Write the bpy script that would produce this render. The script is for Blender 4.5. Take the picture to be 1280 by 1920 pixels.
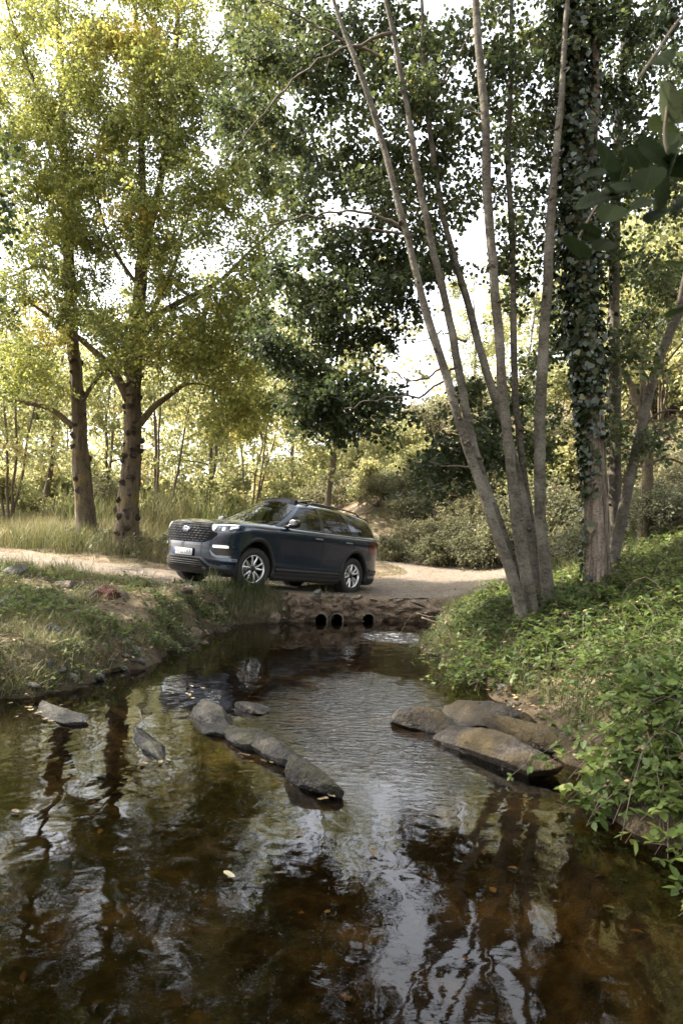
import bpy, math, random
import numpy as np
from mathutils import Matrix, Vector

# ------------------------------------------------------------------ camera, world, sun, exposure
scene = bpy.context.scene
for o in list(bpy.data.objects):
    bpy.data.objects.remove(o)
R = math.radians
H_EYE = 1.71                      # camera height over the water, which lies at z = 0
PITCH, ROLL, FPX = R(2.0), R(2.5), 1280.0
cam_d = bpy.data.cameras.new('camera')
cam = bpy.data.objects.new('camera', cam_d)
scene.collection.objects.link(cam)
cam_d.sensor_fit = 'VERTICAL'
cam_d.sensor_height = 36.0
cam_d.sensor_width = 24.0
cam_d.lens = 24.0
cam_d.clip_start = 0.05
cam_d.clip_end = 2000
cam_d.dof.use_dof = True
cam_d.dof.focus_distance = 13.0
cam_d.dof.aperture_fstop = 4.0
CAM_M = Matrix.Translation((0, 0, H_EYE)) @ Matrix.Rotation(R(90) + PITCH, 4, 'X') @ Matrix.Rotation(ROLL, 4, 'Z')
cam.matrix_world = CAM_M
scene.camera = cam

SUN_EL, SUN_AZ = R(46), R(-74)     # azimuth measured from +Y towards +X
to_sun = Vector((math.sin(SUN_AZ) * math.cos(SUN_EL), math.cos(SUN_AZ) * math.cos(SUN_EL), math.sin(SUN_EL)))
world = bpy.data.worlds.new('World')
scene.world = world
world.use_nodes = True
wn = world.node_tree
wn.nodes.clear()
wo = wn.nodes.new('ShaderNodeOutputWorld')
wb = wn.nodes.new('ShaderNodeBackground')
sky = wn.nodes.new('ShaderNodeTexSky')
sky.sky_type = 'NISHITA'
sky.sun_disc = False
sky.sun_elevation = SUN_EL
sky.sun_rotation = SUN_AZ
sky.air_density = 1.0
sky.dust_density = 4.0
hs = wn.nodes.new('ShaderNodeHueSaturation')
hs.inputs['Saturation'].default_value = 0.28
wn.links.new(sky.outputs[0], hs.inputs['Color'])
wn.links.new(hs.outputs[0], wb.inputs[0])
wb.inputs[1].default_value = 0.15
wn.links.new(wb.outputs[0], wo.inputs[0])
sun_d = bpy.data.lights.new('sun', 'SUN')
sun = bpy.data.objects.new('sun', sun_d)
scene.collection.objects.link(sun)
sun_d.energy = 3.8
sun_d.angle = R(0.6)
sun_d.color = (1.0, 0.91, 0.76)
sun.rotation_euler = to_sun.to_track_quat('Z', 'Y').to_euler()
scene.view_settings.view_transform = 'Standard'
scene.view_settings.look = 'None'
scene.view_settings.gamma = 1.0
scene.view_settings.use_curve_mapping = False
scene.view_settings.exposure = 2.55
cy = scene.cycles
cy.max_bounces = 8
cy.diffuse_bounces = 4
cy.glossy_bounces = 3
cy.transmission_bounces = 6
cy.transparent_max_bounces = 10
cy.volume_bounces = 0
cy.caustics_reflective = False
cy.caustics_refractive = False
cy.sample_clamp_indirect = 6.0
cy.use_denoising = True
try:
    cy.denoiser = 'OPENIMAGEDENOISE'
    cy.denoising_prefilter = 'ACCURATE'
except Exception:
    pass

# ------------------------------------------------------------------ helpers
CR = np.array(CAM_M.to_3x3())
CO = np.array((0, 0, H_EYE))

def ray(px, py):
    v = CR @ np.array(((px - 640) / FPX, -(py - 960) / FPX, -1.0))
    return v / v[1]

def P(px, py, Y):
    return CO + ray(px, py) * Y

def G(px, py, z=0.0):
    v = ray(px, py)
    return CO + v * ((z - CO[2]) / v[2])

def unit(v):
    v = np.asarray(v, float)
    return v / np.maximum(np.linalg.norm(v, axis=-1, keepdims=True), 1e-9)

def pchip(xs, ys, x):
    xs = np.asarray(xs, float); ys = np.asarray(ys, float); x = np.asarray(x, float)
    if xs[0] > xs[-1]:
        xs, ys = xs[::-1], ys[::-1]
    h = np.diff(xs); d = np.diff(ys) / h
    m = np.zeros(len(xs)); m[0] = d[0]; m[-1] = d[-1]
    for i in range(1, len(xs) - 1):
        m[i] = 0 if d[i - 1] * d[i] <= 0 else 2 * d[i - 1] * d[i] / (d[i - 1] + d[i])
    i = np.clip(np.searchsorted(xs, x) - 1, 0, len(h) - 1)
    t = np.clip((x - xs[i]) / h[i], 0, 1)
    return ((2*t**3-3*t**2+1)*ys[i] + (t**3-2*t**2+t)*h[i]*m[i] + (-2*t**3+3*t**2)*ys[i+1] + (t**3-t**2)*h[i]*m[i+1])

def _hash(ix, iy, seed):
    n = (ix.astype(np.int64) * 374761393 + iy.astype(np.int64) * 668265263 + seed * 974634777) & 0x7fffffff
    n = ((n ^ (n >> 13)) * 1274126177) & 0x7fffffff
    return ((n ^ (n >> 16)) & 0xffff) / 65535.0

def vnoise(x, y, seed=0):
    ix = np.floor(x); iy = np.floor(y); fx = x - ix; fy = y - iy
    fx = fx*fx*(3-2*fx); fy = fy*fy*(3-2*fy)
    a = _hash(ix, iy, seed); b = _hash(ix+1, iy, seed); c = _hash(ix, iy+1, seed); d = _hash(ix+1, iy+1, seed)
    return (a*(1-fx)+b*fx)*(1-fy)+(c*(1-fx)+d*fx)*fy

def fbm(x, y, seed=0, oct=4):
    s = 0; a = .5
    for k in range(oct):
        s = s + a * (vnoise(x * 2**k, y * 2**k, seed + k * 17) - .5) * 2; a *= .5
    return s

def smooth(a, b, x):
    t = np.clip((x - a) / (b - a), 0, 1)
    return t*t*(3-2*t)

def mesh_arrays(name, V, faces, tint=None, shade_smooth=False):
    """faces: list of (m,k) int arrays"""
    me = bpy.data.meshes.new(name)
    V = np.ascontiguousarray(V, dtype=np.float32)
    if not isinstance(faces, (list, tuple)):
        faces = [faces]
    faces = [np.asarray(f, dtype=np.int32) for f in faces if len(f)]
    me.vertices.add(len(V)); me.vertices.foreach_set('co', V.ravel())
    nl = sum(f.size for f in faces); npoly = sum(len(f) for f in faces)
    me.loops.add(nl); me.polygons.add(npoly)
    me.loops.foreach_set('vertex_index', np.concatenate([f.ravel() for f in faces]))
    starts = []; s = 0
    for f in faces:
        starts.append(s + np.arange(len(f)) * f.shape[1]); s += f.size
    me.polygons.foreach_set('loop_start', np.concatenate(starts).astype(np.int32))
    if shade_smooth:
        me.polygons.foreach_set('use_smooth', np.ones(npoly, dtype=bool))
    me.update(calc_edges=True)
    if tint is not None:
        at = me.attributes.new('tint', 'FLOAT', 'POINT')
        at.data.foreach_set('value', np.ascontiguousarray(tint, dtype=np.float32))
    return me

class MB:
    """collects vertices and faces for ONE mesh object"""
    def __init__(s):
        s.V = []; s.F = {}; s.n = 0; s.T = []
    def add(s, V, F, tint=None):
        V = np.asarray(V, float).reshape(-1, 3)
        if not isinstance(F, (list, tuple)) or (len(F) and not hasattr(F[0], 'ndim')):
            F = [np.asarray(F)]
        for f in F:
            f = np.asarray(f)
            if f.size:
                s.F.setdefault(f.shape[1], []).append(f + s.n)
        s.V.append(V); s.n += len(V)
        s.T.append(np.zeros(len(V)) if tint is None else np.broadcast_to(np.asarray(tint, float), (len(V),)))
        return s
    def box(s, c, h, rot=None, taper=1.0):
        c = np.asarray(c, float); h = np.asarray(h, float)
        v = np.array([(x, y, z) for z in (-1, 1) for y in (-1, 1) for x in (-1, 1)], float) * h
        v[4:, :2] *= taper
        if rot is not None:
            v = v @ np.asarray(rot).T
        return s.add(v + c, np.array([(0,2,3,1),(4,5,7,6),(0,1,5,4),(2,6,7,3),(0,4,6,2),(1,3,7,5)]))
    def tube(s, pts, rad, k=8, cap=True, wob=0, seed=0):
        V, F = tube(pts, rad, k, wob, seed)
        s.add(V, F)
        if cap:
            n = len(pts)
            s.F.setdefault(k, []).append(np.array([np.arange(k)[::-1]]) + s.n - len(V))
            s.F.setdefault(k, []).append(np.array([np.arange(k) + (n - 1) * k]) + s.n - len(V))
        return s
    def mesh(s, name, sm=False):
        return mesh_arrays(name, np.concatenate(s.V), [np.concatenate(f) for f in s.F.values()], np.concatenate(s.T), sm)
    def build(s, name, mat, parent=None, sm=False):
        return link(name, s.mesh(name, sm), mat, parent)

def tube(pts, rad, k=8, wob=0, seed=0):
    pts = np.asarray(pts, float); n = len(pts); rad = np.broadcast_to(np.asarray(rad, float), (n,))
    t = unit(np.gradient(pts, axis=0))
    ref = np.array((0, 0, 1.0)) if abs(t[0][2]) < .9 else np.array((1.0, 0, 0))
    u = np.zeros_like(pts); u[0] = unit(np.cross(t[0], ref))
    for i in range(1, n):
        w = u[i-1] - t[i] * np.dot(u[i-1], t[i]); u[i] = unit(w)
    b = np.cross(t, u)
    a = np.arange(k) * 2 * math.pi / k
    r = rad[:, None] * np.ones((1, k))
    if wob:
        ii, kk = np.meshgrid(np.arange(n), np.arange(k), indexing='ij')
        r = r * (1 + wob * (vnoise(ii * .6, kk * 1.0 + 50, seed) - .5) * 2)
    V = pts[:, None] + r[..., None] * (np.cos(a)[None, :, None] * u[:, None] + np.sin(a)[None, :, None] * b[:, None])
    i = np.arange(n - 1)[:, None] * k; j = np.arange(k)[None]; j2 = (j + 1) % k
    F = np.stack([i + j, i + j2, i + k + j2, i + k + j], -1).reshape(-1, 4)
    return V.reshape(-1, 3), F

def grid_faces(n, m, flip=False):
    i = np.arange(n - 1)[:, None] * m; j = np.arange(m - 1)[None]
    F = np.stack([i + j, i + j + 1, i + m + j + 1, i + m + j], -1).reshape(-1, 4)
    return F[:, ::-1] if flip else F

def spline(pts, n):
    """Catmull-Rom resample of rows (any width)"""
    p = np.asarray(pts, float); m = len(p)
    d = np.r_[0, np.cumsum(np.linalg.norm(np.diff(p[:, :3], axis=0), axis=1))]
    t = np.linspace(0, d[-1], n)
    out = np.zeros((n, p.shape[1]))
    for c in range(p.shape[1]):
        sl = np.gradient(p[:, c], d) if m > 2 else np.full(m, (p[-1, c] - p[0, c]) / d[-1])
        i = np.clip(np.searchsorted(d, t) - 1, 0, m - 2); h = d[i+1] - d[i]; u = (t - d[i]) / h
        out[:, c] = ((2*u**3-3*u**2+1)*p[i, c] + (u**3-2*u**2+u)*h*sl[i] + (-2*u**3+3*u**2)*p[i+1, c] + (u**3-u**2)*h*sl[i+1])
    return out

def link(name, me, mat=None, parent=None):
    o = bpy.data.objects.new(name, me)
    scene.collection.objects.link(o)
    if mat is not None and me is not None and not me.materials:
        me.materials.append(mat)
    if parent is not None:
        o.parent = parent
    return o

def tag(o, label, cat, group=None):
    o['label'] = label; o['category'] = cat
    if group: o['group'] = group
    return o

def kind(o, k):
    o['kind'] = k
    return o

def empty(name, loc=(0, 0, 0)):
    o = bpy.data.objects.new(name, None)
    scene.collection.objects.link(o)
    o.empty_display_size = .1
    o.location = loc
    return o

def copy_tree(o, parent=None):
    c = o.copy(); scene.collection.objects.link(c); c.parent = parent
    for ch in o.children:
        copy_tree(ch, c)
    return c

# ------------------------------------------------------------------ materials
def newmat(name):
    m = bpy.data.materials.new(name); m.use_nodes = True
    nt = m.node_tree; nt.nodes.clear()
    return m, nt, nt.nodes.new('ShaderNodeOutputMaterial')

def N(nt, typ, ins=None, **kw):
    n = nt.nodes.new(typ)
    for k, v in kw.items():
        setattr(n, k, v)
    for k, v in (ins or {}).items():
        if hasattr(v, 'is_output') or isinstance(v, bpy.types.NodeSocket):
            nt.links.new(v, n.inputs[k])
        else:
            n.inputs[k].default_value = v
    return n

def ramp(nt, fac, stops):
    r = nt.nodes.new('ShaderNodeValToRGB')
    while len(r.color_ramp.elements) < len(stops):
        r.color_ramp.elements.new(.5)
    for e, (p, c) in zip(r.color_ramp.elements, stops):
        e.position = p; e.color = (*c, 1) if len(c) == 3 else c
    nt.links.new(fac, r.inputs[0])
    return r.outputs[0]

def mixc(nt, f, a, b, mode='MIX'):
    n = nt.nodes.new('ShaderNodeMix'); n.data_type = 'RGBA'; n.blend_type = mode
    for idx, v in ((0, f), (6, a), (7, b)):
        if isinstance(v, bpy.types.NodeSocket): nt.links.new(v, n.inputs[idx])
        else: n.inputs[idx].default_value = v if idx == 0 else (*v, 1)
    return n.outputs[2]

def math_n(nt, op, a, b=0.0):
    n = nt.nodes.new('ShaderNodeMath'); n.operation = op
    for i, v in enumerate((a, b)):
        if isinstance(v, bpy.types.NodeSocket): nt.links.new(v, n.inputs[i])
        else: n.inputs[i].default_value = v
    return n.outputs[0]

def noise(nt, vec, scale, detail=4, rough=.55, dist=0.0):
    n = N(nt, 'ShaderNodeTexNoise', {'Scale': scale, 'Detail': detail, 'Roughness': rough, 'Distortion': dist})
    if vec is not None: nt.links.new(vec, n.inputs['Vector'])
    return n.outputs['Fac']

def wpos(nt):
    return nt.nodes.new('ShaderNodeNewGeometry').outputs['Position']

def mapping(nt, vec, scale=(1, 1, 1), loc=(0, 0, 0), rot=(0, 0, 0)):
    n = N(nt, 'ShaderNodeMapping', {'Scale': scale, 'Location': loc, 'Rotation': rot})
    nt.links.new(vec, n.inputs['Vector'])
    return n.outputs[0]

def mute(c, k):
    l = .3 * c[0] + .6 * c[1] + .1 * c[2]
    return tuple(v * (1 - k) + l * w * k for v, w in zip(c, (1.08, 1.0, .74)))

def leaf_mat(name, stops, trans=.42, rough=.45, spec=.35, desat=.16, gain=.88):
    stops = [(p, tuple(gain * v for v in mute(c, desat))) for p, c in stops]
    m, nt, out = newmat(name)
    a = N(nt, 'ShaderNodeAttribute', attribute_name='tint').outputs['Fac']
    rnd = nt.nodes.new('ShaderNodeNewGeometry').outputs['Random Per Island']
    t = math_n(nt, 'ADD', a, math_n(nt, 'MULTIPLY', math_n(nt, 'SUBTRACT', rnd, .5), .32))
    c = ramp(nt, t, stops)
    pr = N(nt, 'ShaderNodeBsdfPrincipled', {'Base Color': c, 'Roughness': rough, 'Specular IOR Level': spec})
    hsv = N(nt, 'ShaderNodeHueSaturation', {'Hue': .485, 'Saturation': 1.0, 'Value': 1.5, 'Color': c})
    tr = N(nt, 'ShaderNodeBsdfTranslucent', {'Color': hsv.outputs[0]})
    mx = N(nt, 'ShaderNodeMixShader', {0: trans, 1: pr.outputs[0], 2: tr.outputs[0]})
    nt.links.new(mx.outputs[0], out.inputs[0])
    return m

def simple(name, col, rough=.5, metal=0.0, coat=0.0, spec=.5, bump=None, var=0.0, vscale=20):
    m, nt, out = newmat(name)
    pr = N(nt, 'ShaderNodeBsdfPrincipled', {'Base Color': (*col, 1), 'Roughness': rough, 'Metallic': metal, 'Coat Weight': coat, 'Coat Roughness': .04, 'Specular IOR Level': spec})
    tc = nt.nodes.new('ShaderNodeTexCoord').outputs['Object']
    if var:
        f = noise(nt, tc, vscale, 5)
        c = ramp(nt, f, [(.25, tuple(x * (1 - var) for x in col)), (.75, tuple(min(1, x * (1 + var)) for x in col))])
        nt.links.new(c, pr.inputs['Base Color'])
    if bump:
        b = N(nt, 'ShaderNodeBump', {'Strength': bump[1], 'Distance': bump[2], 'Height': noise(nt, tc, bump[0], 6)})
        nt.links.new(b.outputs[0], pr.inputs['Normal'])
    nt.links.new(pr.outputs[0], out.inputs[0])
    return m

def bark_mat(name, dark, light, lichen, zs=.25, scale=14, bstr=.8, bdist=.02, licf=.55):
    m, nt, out = newmat(name)
    p = wpos(nt)
    v = mapping(nt, p, (1, 1, zs))
    n1 = noise(nt, v, scale, 6, .6, .4)
    n2 = noise(nt, p, 2.3, 5, .6)
    n3 = noise(nt, p, 38, 3, .6)
    c = ramp(nt, n1, [(.30, dark), (.62, light)])
    c = mixc(nt, ramp(nt, n2, [(licf - .08, (0, 0, 0)), (licf + .12, (1, 1, 1))]), c, lichen)
    c = mixc(nt, .35, c, ramp(nt, n3, [(.3, tuple(x * .5 for x in dark)), (.7, tuple(min(1, x * 1.3) for x in light))]))
    lt = noise(nt, mapping(nt, p, (1, 1, 5)), 16, 3, .6, .8)      # lenticels and scars
    c = mixc(nt, ramp(nt, lt, [(.56, (0, 0, 0)), (.68, (.75, .75, .75))]), c, tuple(x * .55 for x in dark))
    h = math_n(nt, 'ADD', n1, math_n(nt, 'MULTIPLY', n3, .3))
    b = N(nt, 'ShaderNodeBump', {'Strength': bstr, 'Distance': bdist, 'Height': h})
    pr = N(nt, 'ShaderNodeBsdfPrincipled', {'Base Color': c, 'Roughness': .9, 'Specular IOR Level': .2, 'Normal': b.outputs[0]})
    nt.links.new(pr.outputs[0], out.inputs[0])
    return m

def rock_mat(name, c0, c1, moss=(.06, .055, .018), mossf=.55, wet=True):
    m, nt, out = newmat(name)
    p = wpos(nt)
    n1 = noise(nt, p, 6, 7, .65, .3); n2 = noise(nt, p, 2.2, 5); n3 = noise(nt, p, 45, 4)
    c = ramp(nt, n1, [(.32, c0), (.68, c1)])
    c = mixc(nt, ramp(nt, n3, [(.40, (0, 0, 0)), (.6, (.8, .8, .8))]), c, tuple(x * .6 for x in c0))
    n4 = noise(nt, p, 20, 5, .7, .5)
    c = mixc(nt, ramp(nt, n4, [(.52, (0, 0, 0)), (.62, (.85, .85, .85))]), c, tuple(x * .7 for x in c0))
    c = mixc(nt, ramp(nt, n2, [(mossf - .05, (0, 0, 0)), (mossf + .1, (1, 1, 1))]), c, moss)
    rough = .75
    pr = N(nt, 'ShaderNodeBsdfPrincipled', {'Base Color': c, 'Roughness': rough, 'Specular IOR Level': .35})
    if wet:   # dark soaked band just above the water line
        sx = N(nt, 'ShaderNodeSeparateXYZ', {0: p})
        zz = math_n(nt, 'ADD', sx.outputs['Z'], math_n(nt, 'MULTIPLY', math_n(nt, 'SUBTRACT', n1, .5), .08))
        w = ramp(nt, math_n(nt, 'MULTIPLY', zz, 8.0), [(.2, (1, 1, 1)), (.7, (0, 0, 0))])
        c = mixc(nt, w, c, mixc(nt, 1.0, c, (.42, .40, .36), 'MULTIPLY'))
        nt.links.new(c, pr.inputs['Base Color'])
        rr = N(nt, 'ShaderNodeMapRange', {0: w, 3: .75, 4: .3})
        nt.links.new(rr.outputs[0], pr.inputs['Roughness'])
    b = N(nt, 'ShaderNodeBump', {'Strength': 1.0, 'Distance': .05, 'Height': math_n(nt, 'ADD', n1, math_n(nt, 'ADD', math_n(nt, 'MULTIPLY', n3, .3), math_n(nt, 'MULTIPLY', n4, .7)))})
    nt.links.new(b.outputs[0], pr.inputs['Normal'])
    nt.links.new(pr.outputs[0], out.inputs[0])
    return m

GREEN_POPLAR = [(0, (.045, .072, .014)), (.35, (.118, .142, .026)), (.65, (.19, .225, .036)), (.85, (.30, .31, .045)), (1, (.45, .38, .05))]
GREEN_ALDER = [(0, (.014, .026, .009)), (.4, (.035, .055, .016)), (.75, (.085, .105, .026)), (1, (.24, .20, .04))]
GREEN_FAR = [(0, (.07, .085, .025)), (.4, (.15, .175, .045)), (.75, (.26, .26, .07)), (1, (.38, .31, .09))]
GREEN_SHRUB = [(0, (.03, .036, .015)), (.4, (.075, .085, .035)), (.75, (.15, .14, .06)), (1, (.24, .18, .09))]
GREEN_BRAMBLE = [(0, (.018, .034, .009)), (.4, (.045, .075, .014)), (.75, (.10, .14, .025)), (1, (.22, .20, .05))]
GRASS_C = [(0, (.035, .055, .012)), (.35, (.075, .10, .022)), (.65, (.16, .15, .05)), (1, (.30, .24, .11))]
LITTER = [(0, (.05, .025, .012)), (.4, (.14, .08, .03)), (.75, (.28, .2, .08)), (1, (.42, .36, .2))]
M_poplar = leaf_mat('poplar_leaf', GREEN_POPLAR, .58, gain=1.0)
M_alder = leaf_mat('alder_leaf', GREEN_ALDER, .42, .42, gain=1.15)
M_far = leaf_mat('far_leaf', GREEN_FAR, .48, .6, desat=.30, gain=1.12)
M_shrub = leaf_mat('shrub_leaf', GREEN_SHRUB, .38, .6, gain=1.25)
M_bramble = leaf_mat('bramble_leaf', GREEN_BRAMBLE, .38, .5, .2, desat=.12, gain=1.0)
M_ivy = leaf_mat('ivy_leaf', [(0, (.012, .022, .008)), (.4, (.03, .05, .014)), (.75, (.07, .085, .028)), (1, (.2, .16, .05))], .15, .3, .5)
M_grass = leaf_mat('grass_blade', GRASS_C, .3, .6)
M_litter = leaf_mat('dry_leaf', LITTER, .15, .6)
M_bark_poplar = bark_mat('poplar_bark', (.026, .019, .013), (.135, .105, .07), (.17, .13, .042), .22, 13, 1.0, .05, .56)
M_bark_alder = bark_mat('alder_bark', (.024, .020, .014), (.105, .09, .068), (.20, .18, .145), 1.6, 11, .9, .02, .55)
M_bark_ivy = bark_mat('furrowed_bark', (.035, .026, .019), (.30, .235, .18), (.32, .26, .2), .10, 20, 1.0, .07, .62)
M_bark_far = bark_mat('far_bark', (.06, .048, .033), (.17, .135, .095), (.15, .125, .06), .3, 10, .6, .02, .6)
M_twig = simple('twig_bark', (.085, .065, .045), .9, var=.4)
# ------------------------------------------------------------------ the lie of the land
# where the car stands (needed by the ground below its wheels)
CAR_K = 1.035
HUB_F, HUB_R = P(476, 1067, 12.85 * CAR_K), P(657, 1080, 15.18 * CAR_K)
c_fwd = unit(HUB_F - HUB_R)
c_left = unit(np.cross((0, 0, 1), c_fwd)); c_left = unit(c_left + np.array((0, 0, -.02)))
c_up = unit(np.cross(c_fwd, c_left)); c_left = np.cross(c_up, c_fwd)
WB, WR = 1.5125, .394
c_org = (HUB_F + HUB_R) / 2 - c_left * .90 * CAR_K - c_up * WR * CAR_K
CAR_M = Matrix(((c_fwd[0], c_left[0], c_up[0], c_org[0]), (c_fwd[1], c_left[1], c_up[1], c_org[1]), (c_fwd[2], c_left[2], c_up[2], c_org[2]), (0, 0, 0, 1))) @ Matrix.Scale(CAR_K, 4)
def car_pt(x, y, z): return c_org + (c_fwd * x + c_left * y + c_up * z) * CAR_K

SHL = [(0, 1313), (40, 1311), (79, 1317), (115, 1294), (164, 1284), (203, 1264), (249, 1254), (279, 1241), (308, 1228), (338, 1215), (361, 1203), (394, 1192), (420, 1180), (440, 1171), (475, 1169), (540, 1166), (590, 1165), (700, 1165), (800, 1163), (842, 1165)]
SHR = [(830, 1180), (800, 1195), (778, 1212), (835, 1246), (886, 1274), (924, 1306), (945, 1330), (1000, 1360), (1060, 1420), (1085, 1458), (1102, 1487), (1131, 1513), (1188, 1538), (1226, 1567), (1250, 1584), (1280, 1593)]
poly = [(-5.2, -6.0), (-4.9, 1.0), (-4.3, 4.5)] + [tuple(G(x, y)[:2]) for x, y in SHL + SHR] + [(2.35, 3.0), (2.7, 1.5), (3.0, -6.0)]
POLY = np.array(poly)

def sdist(x, y):
    """signed distance to the water's edge, positive on land"""
    x = np.asarray(x, float).ravel(); y = np.asarray(y, float).ravel()
    best = np.full(x.shape, 1e9); inside = np.zeros(x.shape, bool)
    n = len(POLY)
    for i in range(n):
        a = POLY[i]; b = POLY[(i + 1) % n]; d = b - a
        t = np.clip(((x - a[0]) * d[0] + (y - a[1]) * d[1]) / (d @ d), 0, 1)
        best = np.minimum(best, (x - a[0] - t * d[0])**2 + (y - a[1] - t * d[1])**2)
        if a[1] != b[1]:
            c = ((a[1] > y) != (b[1] > y)) & (x < (b[0] - a[0]) * (y - a[1]) / (b[1] - a[1]) + a[0])
            inside ^= c
    return np.where(inside, -1, 1) * np.sqrt(best)

ROAD = np.array([(-22, 20.5), (-14, 18.2), (-9, 16.2), (-5, 14.9), (-2.2, 14.7), (.4, 15.6), (2.6, 17.2), (3.7, 19.4), (3.2, 22.0), (1.2, 24.0), (-3, 26.5), (-9, 30)], float)
ROADW = np.array([1.5, 1.5, 1.5, 1.7, 2.35, 2.2, 1.9, 1.9, 1.8, 1.6, 1.5, 1.5])
_rs = spline(np.c_[ROAD, np.zeros(len(ROAD)), ROADW], 160)
def rdist(x, y):
    x = np.asarray(x, float).ravel(); y = np.asarray(y, float).ravel()
    best = np.full(x.shape, 1e9)
    for i in range(0, 160):
        best = np.minimum(best, np.hypot(x - _rs[i, 0], y - _rs[i, 1]) - _rs[i, 3])
    return best

LC = [(-6, 8, .62), (-6, 4, .6), (-6.5, -2, .8), (-9, 11, .85), (-13, 5, 1.0), (0, -8, .9), (-4.2, 9.6, .55),
      (*P(0, 1090, 11)[:2], .74), (*P(150, 1082, 12.6)[:2], .74), (*P(330, 1102, 12.2)[:2], .63), (*P(205, 1130, 10.5)[:2], .60), (*P(90, 1150, 9.5)[:2], .56),
      (-9, 16.2, .80), (-14, 18.2, .95), (-6.5, 15.5, .74), (*P(235, 1040, 18)[:2], .99), (*P(165, 1020, 19)[:2], 1.15), (-14, 24, 1.5), (-25, 25, 1.9), (-10, 30, 1.8), (-30, 50, 2.6), (-2, 32, 1.7), (-5, 45, 2.4), (0, 60, 4), (-4, 20, .95), (-60, 60, 4), (-40, 10, 1.5),
      (*P(862, 1118, 14.8)[:2], .5), (2.2, 17.2, .56), (*P(940, 1060, 21)[:2], .95), (*P(720, 1055, 22)[:2], .92), (3.4, 20, .78), (*P(720, 1082, 18)[:2], .64), (1.2, 14.4, .43), (2.3, 14.3, .40),
      (*P(760, 1045, 24.5)[:2], 1.1), (*P(760, 935, 27)[:2], 3.2), (*P(900, 1042, 22.5)[:2], 1.1), (6.5, 25.5, 3.6), (5, 32, 6), (10, 24, 5.2), (12, 34, 10), (8, 48, 13), (2, 42, 6), (25, 25, 11), (22, 10, 7), (10, 14, 3.6), (60, 60, 22), (40, 0, 10),
      (*P(1205, 1030, 14)[:2], 1.75), (9, 6, 3), (5.2, 5, 1.55), (4.6, 2, 1.3), (4.5, -4, 1.3), (*P(985, 1178, 9)[:2], .6), (*P(1110, 1132, 9.8)[:2], .9), (*P(1280, 1100, 9)[:2], 1.24), (*P(1280, 1300, 5.6)[:2], .56), (*P(940, 1120, 12.3)[:2], .70), (*P(1050, 1080, 13)[:2], .98), (*P(1100, 1300, 7)[:2], .42), (*P(950, 1240, 8.4)[:2], .36), (*P(860, 1190, 11.5)[:2], .34), (6.5, 18, 1.5)]
for sx_ in (WB, -WB):
    for sy_ in (.82, -.82):
        LC.append(tuple(car_pt(sx_, sy_, 0)))
LC.append(tuple(car_pt(0, 0, 0)))
LC = np.array(LC)
def _phi(r): return np.sqrt(r * r + .25)
_A = _phi(np.hypot(LC[:, None, 0] - LC[None, :, 0], LC[:, None, 1] - LC[None, :, 1])) + np.eye(len(LC)) * 1e-6
_Aug = np.block([[_A, np.ones((len(LC), 1))], [np.ones((1, len(LC))), np.zeros((1, 1))]])
_W = np.linalg.solve(_Aug, np.r_[LC[:, 2], 0])

def land(x, y):
    x = np.asarray(x, float).ravel(); y = np.asarray(y, float).ravel()
    out = np.empty(x.shape)
    for s in range(0, len(x), 20000):
        e = slice(s, s + 20000)
        out[e] = _phi(np.hypot(x[e][:, None] - LC[:, 0], y[e][:, None] - LC[:, 1])) @ _W[:-1] + _W[-1]
    return out

def terrain(x, y):
    shp = np.shape(x)
    x = np.asarray(x, float).ravel(); y = np.asarray(y, float).ravel()
    s = sdist(x, y); rd = rdist(x, y)
    s = s + .30 * fbm(x * 2.1, y * 2.1, 61, 4) * smooth(12.6, 11.6, y) * (np.abs(s) < 1.2)
    D = np.where(y > 12.2, .30, np.where(x < -.5, .62, .75))
    D = D * (1 + .5 * fbm(x * .9, y * .9, 5))
    f = np.where(s > 0, smooth(-.25, 1, s / D) , 0)
    f0 = smooth(-.25, 1, 0)
    f = (f - f0) / (1 - f0)
    L = land(x, y)
    off = smooth(0, .5, rd) * smooth(.05, .6, s)
    L = L + off * (.17 * fbm(x * .8, y * .8, 3) + .05 * fbm(x * 3, y * 3, 9))
    z = np.where(s > 0, f * np.maximum(L, .05), -.04 - .50 * smooth(0, 1.4, -s) + .10 * fbm(x * 1.3, y * 1.3, 8) * smooth(0, .8, -s))
    far = np.hypot(x, y)
    z = z + .8 * smooth(40, 120, far) * fbm(x * .02, y * .02, 21)
    return z.reshape(shp)

def axis(lo, hi, fine_lo, fine_hi, step, grow=1.35):
    a = list(np.arange(fine_lo, fine_hi + 1e-6, step)); s = step
    while a[-1] < hi: s *= grow; a.append(a[-1] + s)
    s = step
    while a[0] > lo: s *= grow; a.insert(0, a[0] - s)
    return np.array(a)
PIPE_AT = [G(601.5, 1165), G(631, 1165), G(690, 1165)]
gx = axis(-400, 400, -7.5, 8.0, .085); gy = axis(-200, 600, 2.2, 20.0, .085, 1.25)
XX, YY = np.meshgrid(gx, gy, indexing='ij')
ZZ = terrain(XX, YY)
for q in PIPE_AT:      # the bores behind the three pipes run on under the track
    ZZ = np.where((np.abs(XX - q[0]) < .21) & (YY > q[1] - .15) & (YY < q[1] + 1.3), np.minimum(ZZ, -.16), ZZ)

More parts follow.
